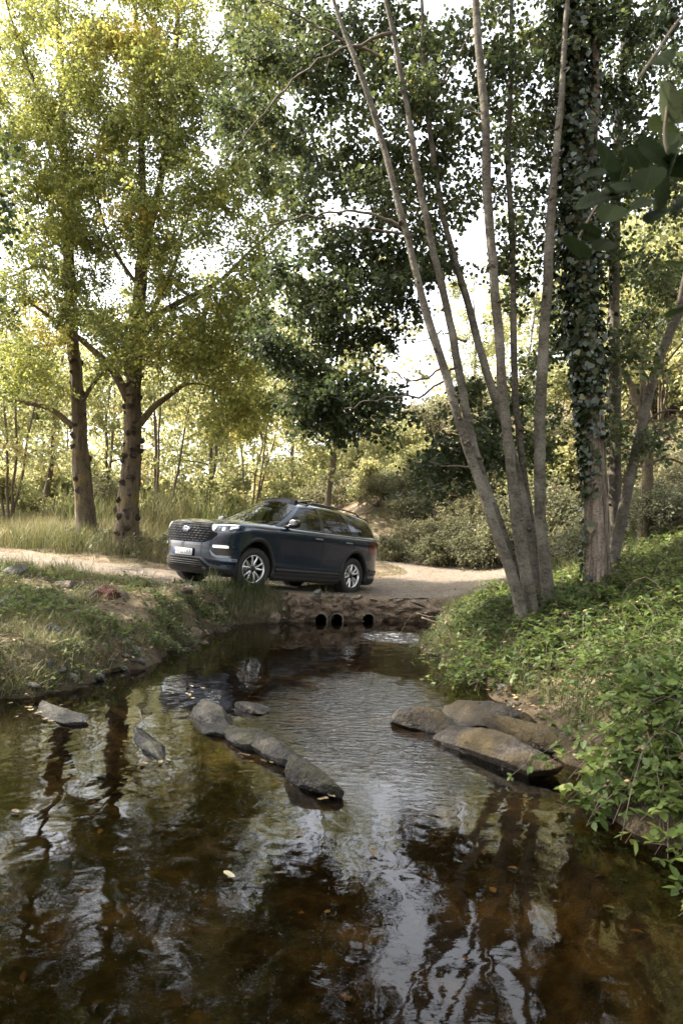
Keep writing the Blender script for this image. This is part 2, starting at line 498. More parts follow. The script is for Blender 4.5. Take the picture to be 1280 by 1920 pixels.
def ground_mat():
    m, nt, out = newmat('soil_and_litter')
    p = wpos(nt)
    n1 = noise(nt, p, 1.6, 6, .6); n2 = noise(nt, p, 14, 6, .65); n3 = noise(nt, p, 70, 4, .6); n4 = noise(nt, p, .55, 4)
    soil = ramp(nt, n2, [(.3, (.055, .038, .024)), (.7, (.17, .125, .08))])
    pale = ramp(nt, n2, [(.3, (.15, .115, .075)), (.7, (.33, .27, .19))])
    green = ramp(nt, n3, [(.35, (.03, .04, .012)), (.65, (.09, .095, .03))])
    c = mixc(nt, ramp(nt, n1, [(.50, (0, 0, 0)), (.66, (1, 1, 1))]), soil, pale)
    c = mixc(nt, ramp(nt, n4, [(.46, (0, 0, 0)), (.66, (.6, .6, .6))]), c, green)
    # stream bed below the water: silty olive brown with pebbles
    vo = N(nt, 'ShaderNodeTexVoronoi', {'Scale': 11, 'Vector': p})
    bed = mixc(nt, ramp(nt, n2, [(.4, (0, 0, 0)), (.65, (1, 1, 1))]), (.018, .015, .009), (.055, .045, .027))
    peb = ramp(nt, vo.outputs['Color'], [(.2, (.018, .015, .009)), (.8, (.085, .068, .040))])
    bed = mixc(nt, ramp(nt, n1, [(.45, (0, 0, 0)), (.6, (.8, .8, .8))]), bed, peb)
    sx = N(nt, 'ShaderNodeSeparateXYZ', {0: p})
    under = ramp(nt, math_n(nt, 'ADD', math_n(nt, 'MULTIPLY', sx.outputs['Z'], 6.0), .5), [(.45, (1, 1, 1)), (.65, (0, 0, 0))])
    zed = math_n(nt, 'ADD', sx.outputs['Z'], math_n(nt, 'MULTIPLY', math_n(nt, 'SUBTRACT', n2, .5), .25))
    damp = ramp(nt, math_n(nt, 'MULTIPLY', zed, 3.0), [(.2, (.8, .8, .8)), (.75, (0, 0, 0))])
    c = mixc(nt, damp, c, ramp(nt, n3, [(.35, (.022, .016, .010)), (.7, (.075, .055, .035))]))
    c = mixc(nt, under, c, bed)
    b = N(nt, 'ShaderNodeBump', {'Strength': .9, 'Distance': .05, 'Height': math_n(nt, 'ADD', n2, math_n(nt, 'MULTIPLY', n3, .5))})
    pr = N(nt, 'ShaderNodeBsdfPrincipled', {'Base Color': c, 'Roughness': .95, 'Specular IOR Level': .15, 'Normal': b.outputs[0]})
    nt.links.new(pr.outputs[0], out.inputs[0])
    return m
ground = link('ground', mesh_arrays('ground', np.stack([XX, YY, ZZ], -1).reshape(-1, 3), grid_faces(len(gx), len(gy), True), None, True), ground_mat())
kind(ground, 'structure'); ground['label'] = 'brown earth banks, stream bed and slopes under the trees'

# ---- gravel track
def track_mat():
    m, nt, out = newmat('pale_gravel')
    p = wpos(nt)
    n1 = noise(nt, p, .9, 5, .6); n2 = noise(nt, p, 9, 6, .7); n3 = noise(nt, p, 60, 4, .7)
    vo = N(nt, 'ShaderNodeTexVoronoi', {'Scale': 34, 'Vector': p})
    c = ramp(nt, n2, [(.3, (.09, .07, .05)), (.7, (.19, .158, .122))])
    c = mixc(nt, .45, c, ramp(nt, vo.outputs['Color'], [(.2, (.10, .08, .06)), (.8, (.29, .25, .205))]))
    c = mixc(nt, ramp(nt, n1, [(.5, (0, 0, 0)), (.7, (.7, .7, .7))]), c, (.11, .08, .055))
    b = N(nt, 'ShaderNodeBump', {'Strength': .8, 'Distance': .03, 'Height': math_n(nt, 'ADD', n2, math_n(nt, 'ADD', n3, vo.outputs['Distance']))})
    pr = N(nt, 'ShaderNodeBsdfPrincipled', {'Base Color': c, 'Roughness': .95, 'Specular IOR Level': .15, 'Normal': b.outputs[0]})
    nt.links.new(pr.outputs[0], out.inputs[0])
    return m
M_track = track_mat()
cen = spline(np.c_[ROAD, np.zeros(len(ROAD)), ROADW], 240)
tn = unit(np.gradient(cen[:, :2], axis=0)); nr = np.c_[-tn[:, 1], tn[:, 0]]
us = np.linspace(-1, 1, 23)
hw = cen[:, 3:4] * (1 + .13 * fbm(np.arange(240)[:, None] * .11, us[None] * 0 + np.sign(us)[None] * 7, 31))
xy = cen[:, None, :2] + nr[:, None] * (us[None, :] * hw)[..., None]
zz = terrain(xy[..., 0], xy[..., 1]) + .022 - .06 * smooth(.82, 1, np.abs(us))[None] + .012 * fbm(xy[..., 0] * 2, xy[..., 1] * 2, 4)
rut = np.exp(-((np.abs(us) - .46) / .14)**2)[None] * .02
zz = zz - rut * .5
keep = sdist(xy[..., 0], xy[..., 1]).reshape(zz.shape)
tF = grid_faces(240, 23); tF = tF[keep.ravel()[tF].min(1) > .16]
track = link('gravel_track', mesh_arrays('gravel_track', np.concatenate([xy, zz[..., None]], -1).reshape(-1, 3), tF, None, True), M_track)
kind(track, 'structure'); track['label'] = 'pale gravel track curving over the ford behind the car'

# ---- water
def water_mat():
    m, nt, out = newmat('stream_water')
    p = wpos(nt)
    # calm pool swell, plus the finer chop of the riffle below the culvert
    a = noise(nt, mapping(nt, p, (1, .75, 1)), 3.2, 1, .4, .6)
    a2 = noise(nt, mapping(nt, p, (1.0, .8, 1), (3, 1, 0)), 9, 1, .4, .5)
    rip = noise(nt, mapping(nt, p, (.55, 1.25, 1)), 15, 3, .55, .6)
    fine = noise(nt, p, 45, 2, .5)
    sx = N(nt, 'ShaderNodeSeparateXYZ', {0: p})
    dx = math_n(nt, 'DIVIDE', math_n(nt, 'SUBTRACT', sx.outputs['X'], .35), 1.15)
    dy = math_n(nt, 'DIVIDE', math_n(nt, 'SUBTRACT', sx.outputs['Y'], 6.6), 2.3)
    rr = math_n(nt, 'ADD', math_n(nt, 'MULTIPLY', dx, dx), math_n(nt, 'MULTIPLY', dy, dy))
    rf = ramp(nt, math_n(nt, 'ADD', rr, math_n(nt, 'MULTIPLY', math_n(nt, 'SUBTRACT', a, .5), 1.0)), [(.15, (1, 1, 1)), (1.0, (0.03, .03, .03))])
    h = math_n(nt, 'ADD', math_n(nt, 'MULTIPLY', a, .0056), math_n(nt, 'MULTIPLY', a2, .0015))
    h = math_n(nt, 'ADD', h, math_n(nt, 'MULTIPLY', rf, math_n(nt, 'ADD', math_n(nt, 'MULTIPLY', rip, .0125), math_n(nt, 'MULTIPLY', fine, .0002))))
    # white broken water where the pipes empty
    ex = math_n(nt, 'DIVIDE', math_n(nt, 'SUBTRACT', sx.outputs['X'], 1.05), .75)
    ey = math_n(nt, 'DIVIDE', math_n(nt, 'SUBTRACT', sx.outputs['Y'], 11.9), .75)
    er = math_n(nt, 'ADD', math_n(nt, 'MULTIPLY', ex, ex), math_n(nt, 'MULTIPLY', ey, ey))
    ef = ramp(nt, er, [(.1, (1, 1, 1)), (1, (0, 0, 0))])
    h = math_n(nt, 'ADD', h, math_n(nt, 'MULTIPLY', ef, math_n(nt, 'MULTIPLY', rip, .03)))
    b = N(nt, 'ShaderNodeBump', {'Strength': 1.0, 'Distance': 1.0, 'Height': h})
    fr = N(nt, 'ShaderNodeFresnel', {'IOR': 1.4, 'Normal': b.outputs[0]})
    gl = N(nt, 'ShaderNodeBsdfAnisotropic', {'Color': (1, 1, 1, 1), 'Roughness': .03, 'Normal': b.outputs[0]})
    tr = N(nt, 'ShaderNodeBsdfTransparent', {'Color': (.48, .39, .235, 1)})
    mx = N(nt, 'ShaderNodeMixShader', {0: fr.outputs[0], 1: tr.outputs[0], 2: gl.outputs[0]})
    foam = N(nt, 'ShaderNodeBsdfDiffuse', {'Color': (.8, .8, .78, 1)})
    streak = noise(nt, mapping(nt, p, (3.2, 9, 1), (0, 0, 0), (0, 0, .35)), 1.6, 5, .7, .6)
    ff = math_n(nt, 'MULTIPLY', ef, ramp(nt, streak, [(.56, (0, 0, 0)), (.66, (.9, .9, .9))]))
    mx2 = N(nt, 'ShaderNodeMixShader', {0: ff, 1: mx.outputs[0], 2: foam.outputs[0]})
    nt.links.new(mx2.outputs[0], out.inputs[0])
    return m
nx_, ny_ = 60, 90
wx = np.linspace(-6.2, 4.2, nx_); wy = np.linspace(-7, 14.25, ny_)
WX, WY = np.meshgrid(wx, wy, indexing='ij')
wF = grid_faces(nx_, ny_, True)
sd = sdist(WX, WY)
kf = (sd[wF].min(1) < .25)
water = link('stream_water', mesh_arrays('stream_water', np.stack([WX, WY, WX * 0], -1).reshape(-1, 3), wF[kf]), water_mat())
kind(water, 'structure'); water['label'] = 'dark clear stream reflecting trees and white sky'

# ------------------------------------------------------------------ rocks
_ico = {}
def icosphere(sub):
    if sub in _ico: return _ico[sub]
    t = (1 + 5**.5) / 2
    v = [(-1,t,0),(1,t,0),(-1,-t,0),(1,-t,0),(0,-1,t),(0,1,t),(0,-1,-t),(0,1,-t),(t,0,-1),(t,0,1),(-t,0,-1),(-t,0,1)]
    f = [(0,11,5),(0,5,1),(0,1,7),(0,7,10),(0,10,11),(1,5,9),(5,11,4),(11,10,2),(10,7,6),(7,1,8),(3,9,4),(3,4,2),(3,2,6),(3,6,8),(3,8,9),(4,9,5),(2,4,11),(6,2,10),(8,6,7),(9,8,1)]
    v = [unit(np.array(p)) for p in v]
    for _ in range(sub):
        mid = {}; nf = []
        def m(a, b):
            k = (min(a, b), max(a, b))
            if k not in mid:
                mid[k] = len(v); v.append(unit(v[a] + v[b]))
            return mid[k]
        for a, b, c in f:
            ab, bc, ca = m(a, b), m(b, c), m(c, a)
            nf += [(a, ab, ca), (b, bc, ab), (c, ca, bc), (ab, bc, ca)]
        f = nf
    _ico[sub] = (np.array(v), np.array(f))
    return _ico[sub]

def noise3(V, f, seed, oct=4):
    return (fbm(V[:, 0] * f + seed * 1.7, V[:, 1] * f + V[:, 2] * f * .35, seed, oct) + fbm(V[:, 1] * f - 3.1, V[:, 2] * f * 1.1 + V[:, 0] * f * .3, seed + 5, oct) + fbm(V[:, 2] * f * 1.2 + 9.2, V[:, 0] * f, seed + 9, oct)) / 1.8

def rock_arrays(seed, sub=3, cuts=11, rough=.10):
    rng = np.random.default_rng(seed)
    V, F = icosphere(sub); V = V.copy()
    V = V * (1 + .22 * noise3(V, 1.3, seed, 2))[:, None]
    for _ in range(cuts):
        n = unit(rng.normal(size=3)); d = rng.uniform(.34, .76)
        s = V @ n
        V = V - np.maximum(s - d, 0)[:, None] * n * .92
    V = V * (1 + rough * noise3(V, 2.4, seed + 40, 5) - rough * 1.1 * np.maximum(0, .16 - np.abs(noise3(V, 1.7, seed + 80, 3))) / .16)[:, None]
    return V, F

def rock(name, loc, size, rz=0, seed=0, mat=None, parent=None, tilt=(0, 0), sub=3, cuts=11):
    V, F = rock_arrays(seed, sub, cuts + 6, .02)
    V = V * np.array(size); L = max(size)
    d = .035 * L * noise3(V, 3.0 / L, seed + 7, 2) + .035 * L * np.abs(noise3(V, 5.5 / L, seed + 11, 4)) + .018 * noise3(V, 11.0, seed + 13, 4)
    V = V + unit(V / np.array(size)**1.3) * np.minimum(d, .06)[:, None] * np.array((1, 1, .7))
    o = link(name, mesh_arrays(name, V, F, None, True), mat, parent)
    o.location = loc; o.rotation_euler = (tilt[0], tilt[1], rz)
    return o

M_rock_wet = rock_mat('wet_stream_rock', (.012, .010, .008), (.060, .049, .037), (.024, .022, .008), .50)
M_rock_moss = rock_mat('mossy_orange_rock', (.013, .010, .007), (.070, .055, .040), (.045, .030, .008), .47)
M_rock_grey = rock_mat('grey_bank_rock', (.06, .054, .045), (.19, .175, .15), (.06, .058, .028), .6)
M_rock_ford = rock_mat('ford_stone', (.07, .050, .034), (.27, .205, .14), (.10, .065, .038), .58)

def spanrock(name, x0, y0, x1, y1, hgt, depth, seed, mat, label, cat='rock', rz=None, group=None, sink=.35, tilt=(0, 0), sub=4, cuts=13):
    """rock lying in the water between two photo points of its waterline"""
    a, b = G(x0, y0), G(x1, y1)
    c = (a + b) / 2; d = b - a; L = np.hypot(d[0], d[1])
    o = rock(name, (c[0], c[1], hgt * (1 - 2 * sink) * .5), (L * .74, depth * 1.25, hgt * 1.05), math.atan2(d[1], d[0]) if rz is None else rz, seed, mat, None, tilt, sub, cuts)
    tag(o, label, cat, group)
    return o
spanrock('rock', 350, 1326, 444, 1374, .16, .15, 3, M_rock_wet, 'upstream mossy rock heading the chain across the stream', sub=5, cuts=16)
spanrock('rock', 372, 1364, 436, 1384, .08, .11, 4, M_rock_wet, 'low dark wet rock in the chain below the upstream rock', sink=.3)
spanrock('rock', 402, 1372, 515, 1420, .13, .12, 7, M_rock_wet, 'broad rock of the chain, second from the upstream end', sink=.3, sub=5, cuts=16)
spanrock('rock', 470, 1398, 590, 1458, .14, .12, 8, M_rock_wet, 'long mossy-crested rock in the middle of the chain', sink=.3, sub=5, cuts=18)
spanrock('rock', 545, 1456, 652, 1502, .15, .11, 12, M_rock_wet, 'pointed grey rock ending the chain nearest the camera', sink=.25, sub=5, cuts=16)
spanrock('rock', 244, 1366, 318, 1436, .05, .10, 15, M_rock_wet, 'flat pale rock barely above water left of the chain', sink=.25)
spanrock('rock', 438, 1326, 502, 1342, .06, .12, 17, M_rock_wet, 'small low mossy rock just behind the chain in the stream', sink=.3)
spanrock('rock', 78, 1330, 160, 1362, .08, .14, 18, M_rock_wet, 'low rock covered in fallen leaves at the left bank edge', sink=.3)
spanrock('rock', 708, 1346, 850, 1376, .15, .20, 21, M_rock_moss, 'orange mossy rock at the tip of the right bank spit', sink=.3, sub=5, cuts=16)
spanrock('rock', 790, 1376, 1110, 1478, .20, .25, 27, M_rock_moss, 'long dark mossy slab rock along the right bank waterline', sink=.30, sub=5, cuts=20)
spanrock('rock', 900, 1375, 1120, 1425, .22, .20, 29, M_rock_moss, 'grey slab rock lying behind the long mossy slab', sink=.22, sub=5, cuts=16)
spanrock('rock', 836, 1340, 1010, 1368, .17, .24, 25, M_rock_moss, 'low brown rock between the spit tip and the bramble bank', sink=.25, sub=5, cuts=16)
def landrock(x, y, Y, size, seed, mat, label, rz=0.0):
    p = P(x, y, Y); z = float(terrain(np.array([p[0]]), np.array([p[1]]))[0])
    o = rock('boulder', (p[0], p[1], max(z, 0) + size[2] * .35), size, rz, seed, mat)
    tag(o, label, 'boulder'); return o
landrock(96, 1240, 8.2, (.22, .18, .15), 31, M_rock_grey, 'smooth grey boulder low on the left grassy bank', .2)
landrock(20, 1172, 9.6, (.28, .2, .12), 32, M_rock_grey, 'flat grey boulder at the left picture edge on the bank')
landrock(25, 1098, 11.4, (.3, .25, .16), 33, M_rock_grey, 'grey boulder half hidden in grass beside the track on the left', .5)
landrock(512, 1166, 13.0, (.20, .14, .17), 34, M_rock_ford, 'brown rock in the water against the ford wall below the car')
landrock(867, 1192, 11.0, (.19, .16, .11), 35, M_rock_grey, 'grey boulder in the grass of the right bank near the pipes')
landrock(398, 1182, 12.0, (.2, .16, .12), 36, M_rock_ford, 'small brown boulder at the foot of the pale eroded bank')
landrock(125, 1112, 10.8, (.36, .16, .10), 37, M_rock_ford, 'pale flat boulder behind the rusty stump on the left bank', -.2)
for k_, (x_, y_, s_, rz_) in enumerate([(345, 1160, .16, .3), (368, 1175, .14, 1.2), (352, 1188, .12, 2.0), (330, 1140, .15, .8), (385, 1196, .11, .1)]):
    p = G(x_, y_, .2 if k_ != 4 else .08)
    o = rock('pale_stone', (p[0], p[1], float(terrain(p[0:1], p[1:2])[0]) + .03), (s_ * 1.3, s_, s_ * .6), rz_, 60 + k_, M_rock_ford)
    tag(o, ['upper', 'broad middle', 'lower middle', 'highest', 'lowest'][k_] + ' pale broken stone on the bare eroded bank left of the ford', 'stone', 'pale stones of the eroded bank')

# ------------------------------------------------------------------ ford wall with pipes
culvert = empty('culvert', G(640, 1165))
tag(culvert, 'rough stone culvert wall with three dark pipes under the track', 'culvert')
CB = np.array(culvert.location)
def crel(v): return np.asarray(v, float) - CB
M_pipe = simple('concrete_pipe', (.05, .042, .032), .9, bump=(30, .5, .01), var=.3)
M_rim = simple('pipe_rim', (.13, .11, .085), .9, bump=(40, .6, .01), var=.5, vscale=12)
M_dark_mud = simple('culvert_earth', (.15, .105, .066), .95, bump=(16, 1.0, .09), var=.6, vscale=7)
# earth core of the wall, along the shore line, with holes where the pipes open
wl = np.array([G(x, y) for x, y in [(545, 1166.5), (590, 1166), (640, 1165.5), (700, 1165), (760, 1165), (842, 1166)]])
wl = spline(wl, 70)
tn_ = unit(np.gradient(wl[:, :2], axis=0)); back = np.c_[-tn_[:, 1], tn_[:, 0]]
pipes = PIPE_AT
PR = .118
rows = []
zs = np.linspace(-.35, 1, 26)
topz = np.interp(np.linspace(0, 1, 70), [0, .1, .5, .68, .85, 1], [.55, .52, .47, .40, .34, .26])
core = []
for i in range(70):
    for z in zs:
        zz_ = z if z < 0 else z * topz[i]
        d = .02 + .16 * fbm(np.array([i * .22]), np.array([z * 4.1]), 41, 5)[0] + (.25 * (max(z, 0) ** 3))
        core.append((wl[i, 0] + back[i, 0] * d, wl[i, 1] + back[i, 1] * d, zz_))
    for dd in (.42, .65, 1.0, 1.5):
        qx, qy = wl[i, 0] + back[i, 0] * dd, wl[i, 1] + back[i, 1] * dd
        core.append((qx, qy, float(terrain(np.array([qx]), np.array([qy]))[0]) + .012))
core = np.array(core); cf = grid_faces(70, 30)
cc = core[cf].mean(1)
hole = np.zeros(len(cf), bool)
front = cc[:, 1] < 1e9
for q in pipes:
    hole |= (np.hypot(cc[:, 0] - q[0], cc[:, 2] - .035) < PR)
link('earth_face', mesh_arrays('earth_face', crel(core), cf[~hole], None, True), M_dark_mud, culvert)
for q in pipes:
    mb = MB(); k = 20; a = np.arange(k) * 2 * math.pi / k
    prof = [(.002, 2.2), (PR, 2.2), (PR, -.06), (PR + .022, -.065), (PR + .024, .3)]
    V = np.array([(q[0] + r * math.cos(t) + 0, q[1] + d, .035 + r * math.sin(t)) for r, d in prof for t in a])
    i = np.arange(4)[:, None] * k; j = np.arange(k)[None]; j2 = (j + 1) % k
    mb.add(crel(V), np.stack([i + j, i + j2, i + k + j2, i + k + j], -1).reshape(-1, 4))
    pp = mb.build('pipe', M_pipe, culvert, True)
    mb = MB(); V = np.array([(q[0] + r * math.cos(t), q[1] + d, .035 + r * math.sin(t)) for r, d in ((PR - .002, .02), (PR - .002, -.075), (PR + .024, -.08), (PR + .03, .1)) for t in a])
    i = np.arange(3)[:, None] * k; mb.add(crel(V), np.stack([i + j, i + j2, i + k + j2, i + k + j], -1).reshape(-1, 4)); mb.build('rim', M_rim, pp, True)
rs = np.random.default_rng(5)
stones = [(598, 1124, .15, .08, .10), (570, 1128, .15, .08, .10), (618, 1118, .13, .07, .07), (641, 1117, .13, .08, .06), (652, 1134, .14, .08, .11), (672, 1120, .13, .08, .07), (628, 1136, .11, .07, .06), (661, 1152, .11, .08, .12), (668, 1140, .12, .08, .08), (578, 1150, .10, .08, .12), (556, 1152, .13, .08, .10), (548, 1130, .13, .09, .10), (712, 1137, .12, .08, .05), (722, 1153, .11, .08, .09), (700, 1124, .16, .08, .05), (745, 1127, .22, .10, .05), (748, 1147, .14, .09, .09), (785, 1133, .26, .12, .05), (780, 1152, .18, .10, .07), (820, 1146, .22, .12, .055), (822, 1158, .15, .10, .05), (530, 1142, .12, .08, .10), (616, 1153, .03, .05, .10), (530, 1160, .14, .09, .06), (585, 1136, .09, .07, .08), (634, 1126, .08, .06, .05), (605, 1140, .07, .06, .05), (690, 1143, .08, .06, .03), (735, 1138, .1, .07, .05), (760, 1158, .1, .07, .05), (660, 1128, .07, .05, .05), (540, 1120, .12, .08, .07)]
for k_, (x, y, a, b, c) in enumerate(stones):
    u = np.clip((x - 545) / (842 - 545), 0, 1); w = wl[int(u * 69)]
    p = P(x, y, w[1] - .01 + .05 * max(0, (1150 - y) / 40))
    rock('stone', crel(p), (a, b, c), rs.uniform(-.3, .3), 100 + k_, M_rock_ford, culvert, (rs.uniform(-.3, .3), rs.uniform(-.3, .3)), 3, 10)
rock('capstone', crel(P(597, 1113, 13.25)), (.15, .09, .17), .3, 140, M_rock_grey, culvert, (.1, -.35), 3, 9)
# ------------------------------------------------------------------ the car
# car space: x forward, y to the car's left, z up, origin on the ground midway between the axles
car = empty('parked_car')
car.matrix_world = CAR_M
tag(car, 'dark blue sport utility car standing on the ford above the culvert', 'car')

def paint_mat():
    m, nt, out = newmat('dark_blue_paint')
    tc = nt.nodes.new('ShaderNodeTexCoord').outputs['Object']
    n = noise(nt, tc, 900, 1)
    dirt = noise(nt, tc, 3.5, 6, .65)
    c = mixc(nt, n, (.010, .019, .038), (.018, .032, .060))
    sx = N(nt, 'ShaderNodeSeparateXYZ', {0: tc})
    low = N(nt, 'ShaderNodeMapRange', {0: math_n(nt, 'ADD', sx.outputs['Z'], math_n(nt, 'MULTIPLY', dirt, .4)), 1: .35, 2: .95, 3: .12, 4: .0})
    c = mixc(nt, low.outputs[0], c, (.07, .06, .048))
    ro = N(nt, 'ShaderNodeMapRange', {0: low.outputs[0], 3: .16, 4: .5})
    pr = N(nt, 'ShaderNodeBsdfPrincipled', {'Base Color': c, 'Metallic': .4, 'Roughness': ro.outputs[0], 'Coat Weight': .9, 'Coat Roughness': .05})
    nt.links.new(pr.outputs[0], out.inputs[0])
    return m
M_paint = paint_mat()
M_black = simple('black_plastic', (.012, .012, .013), .5, var=.3)
M_gloss = simple('gloss_black', (.008, .008, .009), .2, coat=.25)
M_liner = simple('wheel_well', (.006, .006, .006), .95)
M_chrome = simple('chrome', (.75, .75, .76), .1, 1.0)
M_silver = simple('satin_silver', (.24, .25, .26), .35, .9)
M_skid = simple('grey_skid', (.085, .088, .095), .45, .5)
M_bar = simple('grille_bar', (.022, .022, .024), .55, 0)
M_alloy = simple('machined_alloy', (.72, .72, .72), .25, .95)
M_alloy_d = simple('dark_alloy', (.03, .03, .032), .4, .6)
M_tyre = simple('tyre_rubber', (.022, .020, .018), .8, bump=(60, .3, .004), var=.4, vscale=6)
M_plate = simple('plate_white', (.82, .82, .80), .4)
M_plate_blue = simple('plate_blue', (.02, .09, .38), .4)
M_ink = simple('plate_ink', (.01, .01, .01), .5)
M_red = simple('red_lens', (.06, .003, .004), .15, coat=.6)
M_seat = simple('seat_cloth', (.10, .095, .09), .8)
M_brake = simple('brake_disc', (.2, .19, .18), .4, .8)
def lens_mat(name, col, em):
    m, nt, out = newmat(name)
    pr = N(nt, 'ShaderNodeBsdfPrincipled', {'Base Color': (*col, 1), 'Roughness': .08, 'Coat Weight': 1.0, 'Emission Color': (1, .98, .93, 1), 'Emission Strength': em})
    nt.links.new(pr.outputs[0], out.inputs[0]); return m
M_drl = lens_mat('lit_daytime_lamp', (.6, .6, .6), .16)
M_lamp = lens_mat('headlamp_glass', (.10, .10, .105), 0)
M_lampcell = simple('headlamp_reflector', (.55, .55, .56), .15, 1.0)
def glass_mat(name, tint):
    m, nt, out = newmat(name)
    g_ = nt.nodes.new('ShaderNodeNewGeometry'); vd = N(nt, 'ShaderNodeVectorMath', {0: g_.outputs['Incoming'], 1: g_.outputs['Normal']}, operation='DOT_PRODUCT')
    fr_ = math_n(nt, 'POWER', math_n(nt, 'SUBTRACT', 1.0, math_n(nt, 'ABSOLUTE', vd.outputs['Value'])), 5.0)
    fr_ = math_n(nt, 'ADD', math_n(nt, 'MULTIPLY', fr_, .94), .05)
    gl = N(nt, 'ShaderNodeBsdfAnisotropic', {'Color': (1, 1, 1, 1), 'Roughness': .01})
    tr = N(nt, 'ShaderNodeBsdfTransparent', {'Color': (*tint, 1)})
    mx = N(nt, 'ShaderNodeMixShader', {0: fr_, 1: tr.outputs[0], 2: gl.outputs[0]})
    nt.links.new(mx.outputs[0], out.inputs[0]); return m
M_wind = glass_mat('windscreen_glass', (.72, .76, .72))
M_glass = glass_mat('side_glass', (.55, .58, .55))
M_priv = glass_mat('privacy_glass', (.10, .10, .10))

ROWS = np.array([  # z, half width, front x, rear x
    (.20, .82, 2.02, -2.25), (.215, .89, 2.20, -2.40), (.27, .945, 2.33, -2.52), (.36, .962, 2.40, -2.58), (.43, .958, 2.43, -2.60), (.49, .984, 2.442, -2.61), (.56, .972, 2.45, -2.60), (.70, .968, 2.455, -2.575), (.85, .982, 2.455, -2.555), (.97, .995, 2.445, -2.545), (1.045, .986, 2.43, -2.535), (1.10, .965, 2.40, -2.52), (1.135, .93, 2.345, -2.50),
    (1.16, .86, 2.24, -2.45), (1.185, .72, 2.10, -2.3), (1.20, .5, 1.9, -2.1), (1.21, .25, 1.6, -1.9), (1.213, .01, 1.2, -1.6)])
_ri = np.arange(len(ROWS))
def belt(x): return np.interp(x, [-2.6, -1.0, .9, 1.6, 2.1, 2.5], [1.175, 1.155, 1.13, 1.115, 1.085, 1.05]) - 1.135
def zlift(zr, x): return belt(x) * np.clip(zr / 1.135, 0, 1.2)**3
NFX, NRX = 2.7, 3.6
def barrel(x): return 1 - .010 * ((np.asarray(x) + .2) / 2)**2
seams = [.93, -.37, -1.40]
sidex = np.linspace(1.62, -2.08, 75)
for s in seams:
    sidex = sidex[np.abs(sidex - s) > .03]
    sidex = np.r_[sidex, s - .018, s - .006, s + .006, s + .018]
sidex = np.sort(sidex)[::-1]
rr = np.linspace(0, len(ROWS) - 1, 86)
tab = [pchip(_ri, ROWS[:, c], rr) for c in range(4)]
th = np.linspace(0, math.pi / 2, 26)[:-1]; th2 = np.linspace(math.pi / 2, 0, 20)[1:]
V = []; 
for z, w, xf, xr in zip(*tab):
    xs = min(1.62, xf - .28); af = xf - xs; xe = max(-2.08, xr + .2); ar = xe - xr
    fx = xs + af * np.cos(th)**(2 / NFX); fy = w * np.sin(th)**(2 / NFX)
    sx_ = xe + (sidex + 2.08) / 3.70 * (xs - xe); sy_ = np.full(len(sidex), w)
    bx = xe - ar * np.cos(th2)**(2 / NRX); by = w * np.sin(th2)**(2 / NRX)
    x = np.r_[fx, sx_, bx]; y = np.r_[fy, sy_, by] * barrel(np.r_[fx, sx_, bx])
    V.append(np.stack([x, y, z + zlift(z, x)], -1))
V = np.array(V); nr_, nc_ = V.shape[:2]
BF = grid_faces(nr_, nc_)
BV = V.reshape(-1, 3); bc = BV[BF].mean(1); rowi = BF[:, 0] // nc_
z_lid = 12.0
rowp = rr[rowi]
cut = np.zeros(len(BF), bool)
for ax in (WB, -WB):
    cut |= (np.hypot(bc[:, 0] - ax, bc[:, 2] - .40) < .47) & (bc[:, 1] > .5)
lid = (rowp > 12.9) & (bc[:, 0] < .93)
keepf = ~(cut | lid)
side = (bc[:, 1] > .82) & (bc[:, 0] < 1.62) & (bc[:, 0] > -2.08)
cls = np.zeros(len(BF), int)                                   # 0 body
cls[(rowp >= 11.3) & (bc[:, 0] > .945)] = 1                      # bonnet
for k_, (a, b) in enumerate(((.924, -.364), (-.376, -1.394))):
    cls[side & (bc[:, 0] < a) & (bc[:, 0] > b) & (bc[:, 2] > .40) & (rowp < 12.6)] = 2 + k_
cls[(bc[:, 0] < -2.35) & (bc[:, 2] > .70)] = 4                    # tailgate
cls[(bc[:, 2] < .36)] = 5                                        # lower cladding
seamf = np.zeros(len(BF), bool)
for s in seams:
    seamf |= side & (np.abs(bc[:, 0] - s) < .007) & (bc[:, 2] > .40) & (rowp < 12.6)
cls[seamf] = 6
def half_to(name, sel, mat, both, sgn=1):
    mb = MB(); f = BF[sel]
    used, inv = np.unique(f, return_inverse=True); f = inv.reshape(f.shape)
    v = BV[used]
    for s in ((1, -1) if both else (sgn,)):
        mb.add(v * np.array((1, s, 1)), f[:, ::-1] if s > 0 else f)
    return mb.build(name, mat, car, True)
half_to('body', keepf & (cls == 0), M_paint, True)
half_to('bonnet', keepf & (cls == 1), M_paint, True)
half_to('tailgate', keepf & (cls == 4), M_paint, True)
half_to('lower_cladding', keepf & (cls == 5), M_black, True)
for sm_ in seams:
    for sg in (1, -1):
        half_to('door_seam', keepf & (cls == 6) & (np.abs(bc[:, 0] - sm_) < .05), M_liner, False, sg)
doors = {}
for s in (1, -1):
    doors[('f', s)] = half_to('door', keepf & (cls == 2), M_paint, False, s)
    doors[('r', s)] = half_to('door', keepf & (cls == 3), M_paint, False, s)

